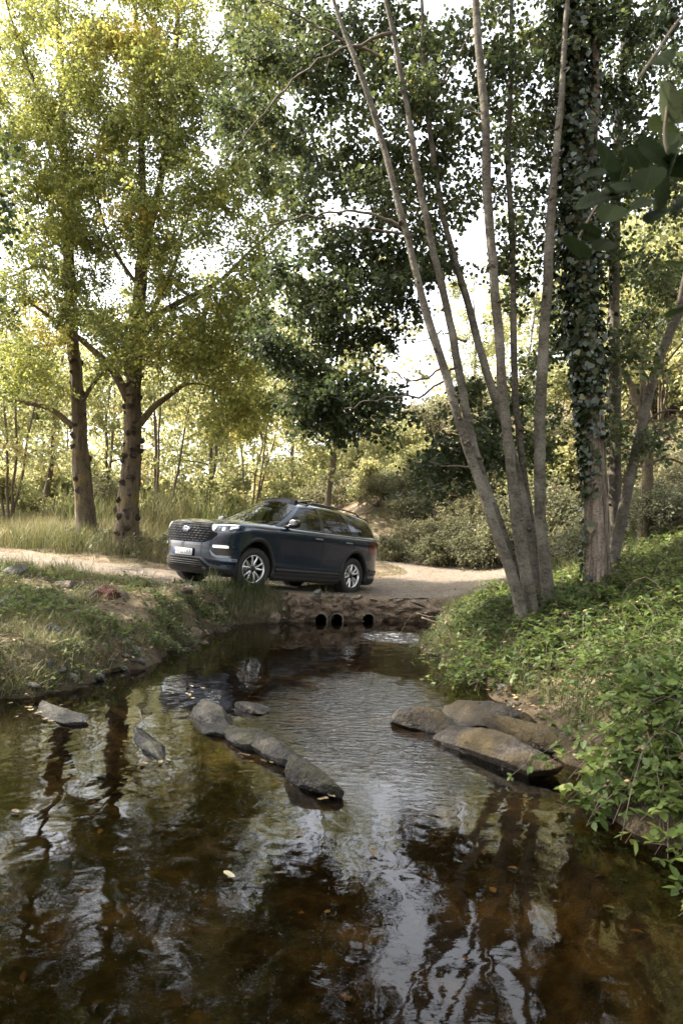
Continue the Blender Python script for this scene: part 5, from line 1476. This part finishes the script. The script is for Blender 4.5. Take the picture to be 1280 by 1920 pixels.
def proto_shrub(seed, r, dens, lsize, mat, tint, hgt=.8, n=16):
    rng = np.random.default_rng(seed)
    c = []
    while len(c) < n:
        q = rng.uniform(-1, 1, 3)
        if q @ q > 1: continue
        c.append((q[0] * r, q[1] * r, abs(q[2]) * r * hgt * 1.2 + .1 * r))
    c = np.array(c); mb = MB()
    for q in c:
        t = np.linspace(0, 1, 5)[:, None]; b = np.array((q[0] * .15, q[1] * .15, -.15))
        mb.tube(b * (1 - t) + q * t + np.sin(t * 3.1) * rng.normal(size=3) * .08 * r, np.linspace(.022, .006, 5) * r, 4, False)
    lv, tw = sprays(rng, c, rng.uniform(.28, .46, n) * r, dens / r**2, lsize, np.clip(tint + rng.normal(size=n) * .1, 0, 1), 10, shape=LEAF_TRI, up=.5, spread=.8)
    mb.add(*prism(*tw, np.full(len(tw[0]), .004), np.full(len(tw[0]), .002)))
    st = mb.mesh('stems'); st.materials.append(M_twig)
    me = mesh_arrays('foliage', lv[0], lv[1], lv[2]); me.materials.append(mat)
    return st, me
PS = [proto_shrub(301, 1.3, 3600, .075, M_shrub, .45), proto_shrub(302, 1.1, 3000, .07, M_shrub, .6, 1.0), proto_shrub(303, 1.2, 3200, .065, M_shrub, .30), proto_shrub(304, 1.0, 2600, .09, M_far, .5, 1.2)]
shrubs = [(735, 1005, 23.8, 0, .8), (800, 985, 24.5, 1, 1.1), (850, 1000, 23.2, 0, 1.1), (905, 1010, 22.0, 2, 1.1), (830, 940, 27, 1, 1.3), (900, 930, 26, 0, 1.5), (960, 1000, 21.5, 2, 1.2), (1010, 980, 21, 0, 1.3), (780, 930, 29, 3, 1.4), (870, 870, 31, 1, 1.7), (960, 900, 27, 2, 1.6), (1040, 920, 22, 1, 1.3), (1060, 1010, 17.5, 2, 1.0), (1090, 950, 20, 0, 1.3), (1180, 960, 18, 2, 1.1), (1250, 980, 16, 1, 1.1), (1240, 900, 20, 0, 1.5), (1150, 880, 23, 1, 1.5), (740, 900, 34, 3, 1.7), (820, 830, 38, 1, 2.2), (930, 820, 35, 0, 2.2), (1040, 830, 30, 3, 2.0), (1130, 800, 28, 1, 2.0), (1220, 800, 26, 2, 2.0), (690, 930, 36, 3, 1.8), (640, 940, 34, 1, 1.5), (1290, 1000, 13.5, 2, 1.0), (1280, 860, 17, 1, 1.3), (760, 870, 42, 0, 2.4), (1100, 1030, 15.5, 0, .8)]
shrubs[15:15] = []
shrubs += [(1030, 930, 24, 3, 1.6), (1080, 900, 25, 1, 1.7), (1000, 940, 25, 0, 1.5), (1130, 940, 22, 1, 1.4)]
shrubs += [(715, 985, 27.5, 1, .9), (745, 960, 28, 0, 1.0), (770, 965, 26, 2, .9), (705, 960, 31, 3, 1.2), (820, 1015, 22.8, 0, .8), (880, 960, 24.5, 1, 1.2)]
shrubs += [(px, 985, Y, pi, sc) for px, Y, pi, sc in [(20, 27, 3, 1.6), (110, 31, 3, 1.8), (200, 27, 1, 1.5), (300, 29, 3, 1.7), (360, 33, 3, 2.0), (440, 27, 3, 1.5), (500, 31, 3, 1.8), (570, 33, 1, 1.7), (60, 38, 3, 2.4), (170, 40, 3, 2.6), (260, 38, 3, 2.4), (400, 42, 3, 2.6), (520, 42, 3, 2.6), (-60, 34, 3, 2.4), (610, 40, 3, 2.4), (330, 24.5, 1, .9), (130, 24, 1, .9), (480, 24, 1, .8)]]
lab = ['low olive shrub at the foot of the bare slope', 'bushy pale shrub on the slope above the track', 'dark green shrub at the foot of the right slope', 'light yellow-green bush on the far slope']
kinds = [(pi if k < 40 else 4) for k, (px, py, Y, pi, sc) in enumerate(shrubs)]
for k, (px, py, Y, pi, sc) in enumerate(shrubs):
    nth = sorted((j for j in range(len(shrubs)) if kinds[j] == kinds[k]), key=lambda j: shrubs[j][0]).index(k)
    w = P(px, py, Y); z = float(terrain(w[0:1], w[1:2])[0])
    t = empty('shrub', (w[0], w[1], z)); t.rotation_euler = (0, 0, rngp.uniform(0, 6.28)); s = sc * .95; t.scale = (s, s, s * rngp.uniform(.85, 1.1))
    tag(t, (lab[pi] if k < 40 else 'pale green bush of the understory beyond the meadow') + ', ' + ORD[nth] + ' from left', 'shrub', 'shrubs on the right slope' if k < 40 else 'understory bushes beyond the meadow')
    kind(link('stems', PS[pi][0], None, t), 'stuff'); kind(link('foliage', PS[pi][1], None, t), 'stuff')

def far_wood():
    rng = np.random.default_rng(311); n = 700
    px = rng.uniform(-500, 1500, n); Y = rng.uniform(52, 75, n); c = np.array([P(a, 960, b) for a, b in zip(px, Y)])
    c[:, 2] = terrain(c[:, 0], c[:, 1]) + rng.uniform(0, 1, n)**1.3 * np.where((px > 560) & (px < 900), 6.5, 15)
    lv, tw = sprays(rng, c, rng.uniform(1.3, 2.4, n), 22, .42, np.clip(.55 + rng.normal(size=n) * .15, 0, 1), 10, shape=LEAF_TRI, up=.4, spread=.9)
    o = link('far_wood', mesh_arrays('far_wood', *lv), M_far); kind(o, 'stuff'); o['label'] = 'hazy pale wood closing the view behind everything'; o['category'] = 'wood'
far_wood()
# ------------------------------------------------------------------ ground cover
def scatter(rng, n, x0, x1, y0, y1, test):
    x = rng.uniform(x0, x1, n); y = rng.uniform(y0, y1, n); k = test(x, y); x, y = x[k], y[k]
    return x, y, terrain(x, y)
def blades(rng, x, y, z, h, w, bend, tint):
    n = len(x); t = np.array([0, .4, .75, 1.0]); az = rng.uniform(0, 2 * math.pi, n); d = np.stack([np.cos(az), np.sin(az), np.zeros(n)], -1)
    fa = az + rng.normal(size=n) * .6 + math.pi / 2; sd = np.stack([np.cos(fa), np.sin(fa), np.zeros(n)], -1)
    base = np.stack([x, y, z - .02], -1)
    c = base[:, None] + d[:, None] * (bend[:, None] * h[:, None] * t**1.8)[..., None]
    c[..., 2] += h[:, None] * (t - .35 * bend[:, None] * t**2.2)
    ww = w[:, None] * np.array([.8, 1, .65, .08])
    V = np.stack([c - sd[:, None] * ww[..., None] / 2, c + sd[:, None] * ww[..., None] / 2], 2).reshape(n, 8, 3)
    f = np.array([(0, 1, 3, 2), (2, 3, 5, 4), (4, 5, 7, 6)])
    return V.reshape(-1, 3), (f[None] + (np.arange(n) * 8)[:, None, None]).reshape(-1, 4), np.repeat(tint, 8)
def grass_obj(name, label, seed, n, box, test, hr, wr, br, tint, clump=0):
    rng = np.random.default_rng(seed)
    if clump:
        cx, cy_, _ = scatter(rng, n // clump * 2, *box, test)
        i = np.repeat(np.arange(len(cx)), clump); x = cx[i] + rng.normal(size=len(i)) * .07; y = cy_[i] + rng.normal(size=len(i)) * .07; z = terrain(x, y)
        hs_ = rng.uniform(.6, 1.2, len(cx))[i]; tt = (rng.normal(size=len(cx)) * .12)[i]
        k = z > .01; x, y, z, hs_, tt = x[k], y[k], z[k], hs_[k], tt[k]
    else:
        x, y, z = scatter(rng, n, *box, test); hs_ = .6 + .7 * vnoise(x * .7, y * .7, seed); tt = (vnoise(x * .5, y * .5, seed + 1) - .5) * .45
    m = len(x)
    V, F, T = blades(rng, x, y, z, rng.uniform(*hr, m) * hs_, rng.uniform(*wr, m), rng.uniform(*br, m), np.clip(tint + tt + rng.normal(size=m) * .1, 0, 1))
    o = link(name, mesh_arrays(name, V, F, T), M_grass); kind(o, 'stuff'); o['label'] = label; o['category'] = 'grass'
    return o
land_ok = lambda x, y: (sdist(x, y) > .06) & (rdist(x, y) > -.05)
grass_obj('meadow_grass', 'tall straw-green grass of the meadow behind the track', 401, 62000, (-17, -1, 17.2, 30), lambda x, y: land_ok(x, y) & (rdist(x, y) > .25) & (y > 17 - .2 * (x + 5)), (.3, .95), (.007, .016), (.15, .8), .60)
grass_obj('reeds', 'dense grey-green reeds behind the car bonnet', 402, 6000, (-9, -1.5, 21, 27), lambda x, y: rdist(x, y) > .5, (.9, 2.1), (.015, .035), (.1, .5), .5)
grass_obj('track_verge_grass', 'short worn grass along both edges of the gravel track', 403, 30000, (-9, 7.5, 11, 27), lambda x, y: land_ok(x, y) & (rdist(x, y) < 1.3) & (vnoise(x * 1.1, y * 1.1, 5) > .35), (.05, .2), (.006, .012), (.2, .9), .55)
grass_obj('left_bank_grass', 'tangled green and dry grass on the left bank', 404, 30000, (-7, -1.2, 6, 14), lambda x, y: land_ok(x, y) & (vnoise(x * 1.6, y * 1.6, 9) > .42) & (rdist(x, y) > 0) & (np.hypot((x + 2.55), (y - 11.3) / 1.2) > .75), (.06, .26), (.005, .010), (.3, 1.3), .50, 14)
grass_obj('right_bank_grass', 'fine grass fringe along the right water edge', 405, 16000, (.9, 4.5, 8, 14.3), lambda x, y: land_ok(x, y) & (sdist(x, y) < 1.6) & (rdist(x, y) > -.1), (.08, .28), (.005, .01), (.3, 1.0), .38, 12)
grass_obj('slope_grass', 'long grass on the slope behind the right bank trees', 406, 15000, (4, 10, 9, 18), lambda x, y: rdist(x, y) > .4, (.25, .6), (.01, .02), (.3, 1.0), .40)
grass_obj('ford_weeds', 'upright green weeds on the ford edge below the car', 407, 2600, (-2.6, .0, 12.3, 13.9), lambda x, y: (sdist(x, y) > .02) & (sdist(x, y) < .55) & (rdist(x, y) < .9) & (vnoise(x * 2.2, y * 2.2, 3) > .42), (.15, .5), (.006, .012), (.1, .6), .30, 10)

grass_obj('track_edge_weeds', 'ragged taller weeds along the near edge of the track on the left', 409, 9000, (-8.5, -2.3, 11, 15.2), lambda x, y: land_ok(x, y) & (rdist(x, y) < .8) & (rdist(x, y) > .02) & (vnoise(x * 1.4, y * 1.4, 51) > .33), (.14, .42), (.005, .011), (.2, 1.0), .50, 12)
# arching bramble canes with three-part leaves over the right bank
def brambles(name, label, seed, n_canes, box, test, mat, lsize=.07, hgt=(.12, .42), tint=.45, length=(.5, 1.1), per=13):
    rng = np.random.default_rng(seed)
    x, y, z = scatter(rng, n_canes, *box, test); n = len(x)
    az = rng.uniform(0, 6.28, n); L = rng.uniform(*length, n); hh = rng.uniform(*hgt, n)
    t = np.linspace(0, 1, 7)
    cx = x[:, None] + np.cos(az)[:, None] * L[:, None] * t; cy_ = y[:, None] + np.sin(az)[:, None] * L[:, None] * t
    gz = terrain(cx, cy_); gz = np.maximum(gz, .0)
    cz = np.maximum(gz + .03, z[:, None] * (1 - t) + gz * t + hh[:, None] * np.sin(math.pi * (t * .9 + .05))**.8)
    path = np.stack([cx, cy_, cz], -1)
    mb = MB()
    for a in range(6):
        mb.add(*prism(path[:, a], path[:, a + 1], np.full(n, .0028), np.full(n, .0022)))
    tl = (np.arange(per)[None] + rng.uniform(0, 1, (n, per))) / per * .97 + .02
    f = tl * 6; i = np.minimum(f.astype(int), 5); fr = (f - i)[..., None]; ar = np.arange(n)[:, None]
    pos = path[ar, i] * (1 - fr) + path[ar, i + 1] * fr
    d = unit(path[ar, i + 1] - path[ar, i])
    sd = unit(np.cross(d, (0, 0, 1.0))) * np.where(rng.uniform(size=(n, per)) < .5, 1, -1)[..., None]
    dirc = unit(sd + d * .4 + rng.normal(size=(n, per, 3)) * .4 + np.array((0, 0, .25)))
    pet = pos + dirc * lsize * .6
    base_n = np.array((0, 0, 1.0)) + rng.normal(size=(n, per, 3)) * .42
    ct = np.clip(tint + (vnoise(x * .8, y * .8, seed) - .5) * .4 + rng.normal(size=n) * .1, 0, 1)[:, None] * np.ones((n, per))
    A, Nn, C, S, T = [], [], [], [], []
    side = unit(np.cross(base_n, dirc))
    for k, (fa, fs, sc) in enumerate(((1, 0, 1.0), (.25, 1, .82), (.25, -1, .82))):
        A.append(dirc * fa + side * fs); Nn.append(base_n + rng.normal(size=base_n.shape) * .15); C.append(pet); S.append(lsize * sc * rng.uniform(.65, 1.25, (n, per))); T.append(ct + rng.normal(size=ct.shape) * .06)
    sh = lambda q: np.concatenate([a.reshape(-1, 3) for a in q])
    V, F, TT = leaf_arrays(sh(C), sh(A), sh(Nn), np.concatenate([s.ravel() for s in S]), np.clip(np.concatenate([s.ravel() for s in T]), 0, 1), LEAF_POINT)
    o = link(name, mesh_arrays(name, V, F, TT), mat); kind(o, 'stuff'); o['label'] = label; o['category'] = 'undergrowth'
    st = mb.build('cane', M_twig, o); kind(st, 'stuff')
    return o
rb = lambda x, y: (sdist(x, y) > .02) & (rdist(x, y) > .2) & (vnoise(x * .9, y * .9, 77) > .12)
brambles('brambles', 'dense bramble leaves carpeting the right bank under the trees', 501, 3500, (1.1, 6.5, 3.0, 12.5), lambda x, y: rb(x, y) & (sdist(x, y) > np.where((y > 5.0) & (y < 7.6), .75, .15)) & (x > .2 * y) , M_bramble, .070, (.08, .32), .55)
brambles('bank_creepers', 'large leaved creepers hanging over the right water edge', 502, 800, (1.2, 3.6, 2.6, 5.5), lambda x, y: (sdist(x, y) > np.where(y > 4.7, .45, .0)) & (sdist(x, y) < 1.3), M_bramble, .075, (.06, .26), .5, (.25, .5))
brambles('left_bank_herbs', 'low leafy herbs scattered over the left bank', 503, 1500, (-6, -2.0, 6.2, 12.5), lambda x, y: land_ok(x, y) & (vnoise(x * 1.7, y * 1.7, 12) > .5), M_bramble, .05, (.05, .2), .5, (.2, .5), 9)
brambles('tree_foot_undergrowth', 'bushy green undergrowth at the feet of the poplars and along the slope', 504, 800, (-9, 9, 14, 21), lambda x, y: (rdist(x, y) > .35) & (((x < -3.2) & (y < 20)) | (x > 4.6)) & (vnoise(x * .8, y * .8, 5) > .45), M_shrub, .08, (.2, .7), .35, (.4, .9))

brambles('waterside_herbs', 'dark small-leaved herbs overhanging the left water edge', 506, 620, (-4.4, -1.6, 5.8, 12.2), lambda x, y: (sdist(x, y) > .0) & (sdist(x, y) < .55) & (vnoise(x * 2.3, y * 2.3, 14) > .38), M_bramble, .042, (.04, .16), .36, (.15, .4), 9)
def pebbles(name, label, seed, n, box, test, size, mat):
    rng = np.random.default_rng(seed); x, y, z = scatter(rng, n, *box, test); mb = MB()
    base = [rock_arrays(700 + q, 1, 5, .12) for q in range(6)]
    for q in range(len(x)):
        V, F = base[q % 6]; s_ = rng.uniform(*size) * np.array((1.2, .9, .6)) * rng.uniform(.7, 1.3, 3); a = rng.uniform(0, 6.28)
        rz = np.array(((math.cos(a), -math.sin(a), 0), (math.sin(a), math.cos(a), 0), (0, 0, 1)))
        mb.add((V * s_) @ rz.T + np.array((x[q], y[q], z[q] + s_[2] * .25)), F)
    o = mb.build(name, mat, None, True); kind(o, 'stuff'); o['label'] = label; o['category'] = 'pebbles'
pebbles('shore_pebbles', 'small dark stones strewn along both water edges', 711, 2600, (-4.6, 3.0, 4, 13.2), lambda x, y: (np.abs(sdist(x, y)) < .28) & (vnoise(x * 1.9, y * 1.9, 41) > .5), (.02, .075), M_rock_grey)
pebbles('track_gravel', 'loose gravel stones on the track beside the car', 712, 2600, (-6, 6, 13, 21), lambda x, y: (rdist(x, y) < .1) & (sdist(x, y) > .15), (.008, .028), M_rock_ford)
# fallen leaves on the banks
def litter(name, label, seed, n, box, test, size=(.03, .07), lift=.012):
    rng = np.random.default_rng(seed); x, y, z = scatter(rng, n, *box, test); m = len(x)
    c = np.stack([x, y, z + lift + rng.uniform(0, .02, m)], -1)
    V, F, T = leaf_arrays(c, rng.normal(size=(m, 3)) * np.array((1, 1, .25)), np.array((0, 0, 1.0)) + rng.normal(size=(m, 3)) * .3, rng.uniform(*size, m), rng.uniform(.1, .9, m), LEAF_POINT)
    o = link(name, mesh_arrays(name, V, F, T), M_litter); kind(o, 'stuff'); o['label'] = label; o['category'] = 'leaf litter'
litter('leaf_litter', 'brown fallen leaves littering both banks', 601, 26000, (-7, 7, 3, 15), lambda x, y: (sdist(x, y) > .01) & (rdist(x, y) > -.3))
litter('track_litter', 'scattered dry leaves and grit on the gravel track', 602, 7000, (-8, 7, 13, 25), lambda x, y: (rdist(x, y) < 0) & (sdist(x, y) > .1), (.02, .05), .03)
litter('sunken_leaves', 'sunken brown leaves on the stream bed', 603, 250, (-4.5, 2.2, 2.2, 13), lambda x, y: sdist(x, y) < -.05, (.04, .08))

# single floating or stranded leaves
rngl = np.random.default_rng(611)
n_, m_ = 7, 5; u_ = np.linspace(0, 1, n_); v_ = np.linspace(-1, 1, m_); w_ = .27 * np.sin(math.pi * u_**.8)**.9 + .01
_lv = np.stack([np.repeat(u_[:, None] - .5, m_, 1), w_[:, None] * v_[None], .10 * np.abs(v_)[None] * w_[:, None] * 2 + .10 * (u_[:, None] - .5)**2 * 2 + .03 * np.sin(u_[:, None] * 7 + v_[None])], -1).reshape(-1, 3)
ME_leaf = mesh_arrays('fallen_leaf', _lv, grid_faces(n_, m_), None, True)
M_fl, nt, out = newmat('dry_fallen_leaf')
c = ramp(nt, nt.nodes.new('ShaderNodeObjectInfo').outputs['Random'], [(0, (.05, .03, .015)), (.4, (.13, .085, .035)), (.75, (.20, .16, .07)), (1, (.26, .23, .14))])
pr = N(nt, 'ShaderNodeBsdfPrincipled', {'Base Color': c, 'Roughness': .6}); nt.links.new(pr.outputs[0], out.inputs[0])
ME_leaf.materials.append(M_fl)
fl = [(30, 1521), (20, 1318), (560, 1560), (380, 1290), (350, 1300), (735, 1352), (215, 1290), (700, 1600), (430, 1640)]
fl += [(x + rngl.normal() * 26, y + rngl.normal() * 7) for x, y, n in [(80, 1330, 16), (120, 1350, 8), (285, 1428, 5), (480, 1424, 6), (600, 1495, 4), (370, 1296, 5)] for _ in range(n)]
for x, y in fl:
    p = G(x, y, .012)
    o = link('fallen_leaf', ME_leaf); o.location = p; s = rngl.uniform(.04, .08); o.scale = (s, s, s); o.rotation_euler = (rngl.normal() * .08, rngl.normal() * .08, rngl.uniform(0, 6.28))
    tag(o, 'small dry leaf floating on the stream or stranded at its edge', 'leaf', 'dry leaves floating on the stream')

# rotten red stump, roots and sticks
def stump():
    p = P(203, 1135, 10.3); z = float(terrain(p[0:1], p[1:2])[0]); root = empty('rotten_stump', (p[0], p[1], z))
    tag(root, 'rust-red rotten stump among weeds on the left bank', 'stump')
    M_red_w = simple('rotten_red_wood', (.075, .026, .014), .95, bump=(18, 1, .05), var=.6, vscale=14)
    V, F = rock_arrays(91, 4, 8, .22); V = V * np.array((.26, .18, .20)); V[:, 2] += .05
    link('wood', mesh_arrays('wood', V, F, None, False), M_red_w, root)
    rng = np.random.default_rng(4)
    for k in range(5):
        a = rng.uniform(0, 6.28); t = np.linspace(0, 1, 6); mb = MB()
        mb.tube(np.stack([np.cos(a) * (.15 + .3 * t), np.sin(a) * (.12 + .25 * t), .1 - .16 * t + .05 * np.sin(t * 6)], -1), np.linspace(.03, .008, 6), 6); mb.build('root', M_twig, root, True)
stump()
def stick(pts, r, label):
    p = spline(np.array(pts), 14); rel = p[0].copy(); mb = MB(); mb.tube(p - rel, np.linspace(r, r * .4, 14), 6, True, .2, 3)
    o = mb.build('fallen_stick', M_twig, None, True); o.location = rel; tag(o, label, 'stick'); return o
brambles('dead_bramble_canes', 'thin dry brown stems tangled in the right bank undergrowth', 505, 110, (1.2, 6.0, 3.4, 11), lambda x, y: rb(x, y) & (sdist(x, y) > .1), M_litter, .04, (.2, .55), .45, (.5, 1.2), 4)
grass_obj('right_bank_tufts', 'loose grass tufts between the brambles on the right bank', 408, 6000, (1.4, 6.5, 4, 12), lambda x, y: (sdist(x, y) > .15) & (vnoise(x * 1.1, y * 1.1, 33) > .55), (.2, .5), (.005, .010), (.3, 1.0), .36, 12)
stick([G(262, 1335, .10), G(275, 1362, .06), G(290, 1378, .01)], .009, 'thin stick poking out of the water beside the flat left rock')
stick([P(880, 1285, 8.0), P(915, 1268, 8.1), P(945, 1250, 8.3)], .010, 'bare stick lying on the right bank above the water')
stick([P(790, 1158, 12.9), P(815, 1166, 12.8), P(850, 1158, 12.6), P(870, 1165, 12.3)], .018, 'dark root trailing along the water right of the pipes')
stick([P(780, 1150, 13.0), P(812, 1157, 12.9), P(845, 1146, 12.8)], .015, 'dark root arched over the culvert end')
stick([P(115, 1348, 6.4), P(128, 1335, 6.5), P(136, 1326, 6.6)], .007, 'pale twig across the leaf-covered rock at left')

# unseen trees added beside and behind the camera to shade the pool
shade = proto_tree(205, 12, 3.4, 70, 260, .17, M_alder, M_bark_alder, .0, 1, .30, .35, .16)
for k, (x, y, s) in enumerate([(-9.5, 9.0, 1.05), (-8.6, 4.0, 1.0), (-10.5, 13.2, .95), (4.5, -.2, 1.0), (-7.5, -1.5, 1.1), (7.5, 8.5, 1.0)]):
    place(shade, 'alder_tree', ['alder beyond the left picture edge level with the stump', 'alder left of the camera over the pool', 'alder beyond the left edge by the track', 'alder right of the camera above the bank', 'alder behind the camera on the left bank', 'alder beyond the right edge on the slope'][k], 'tree', None, x, y, k * 1.3, s)
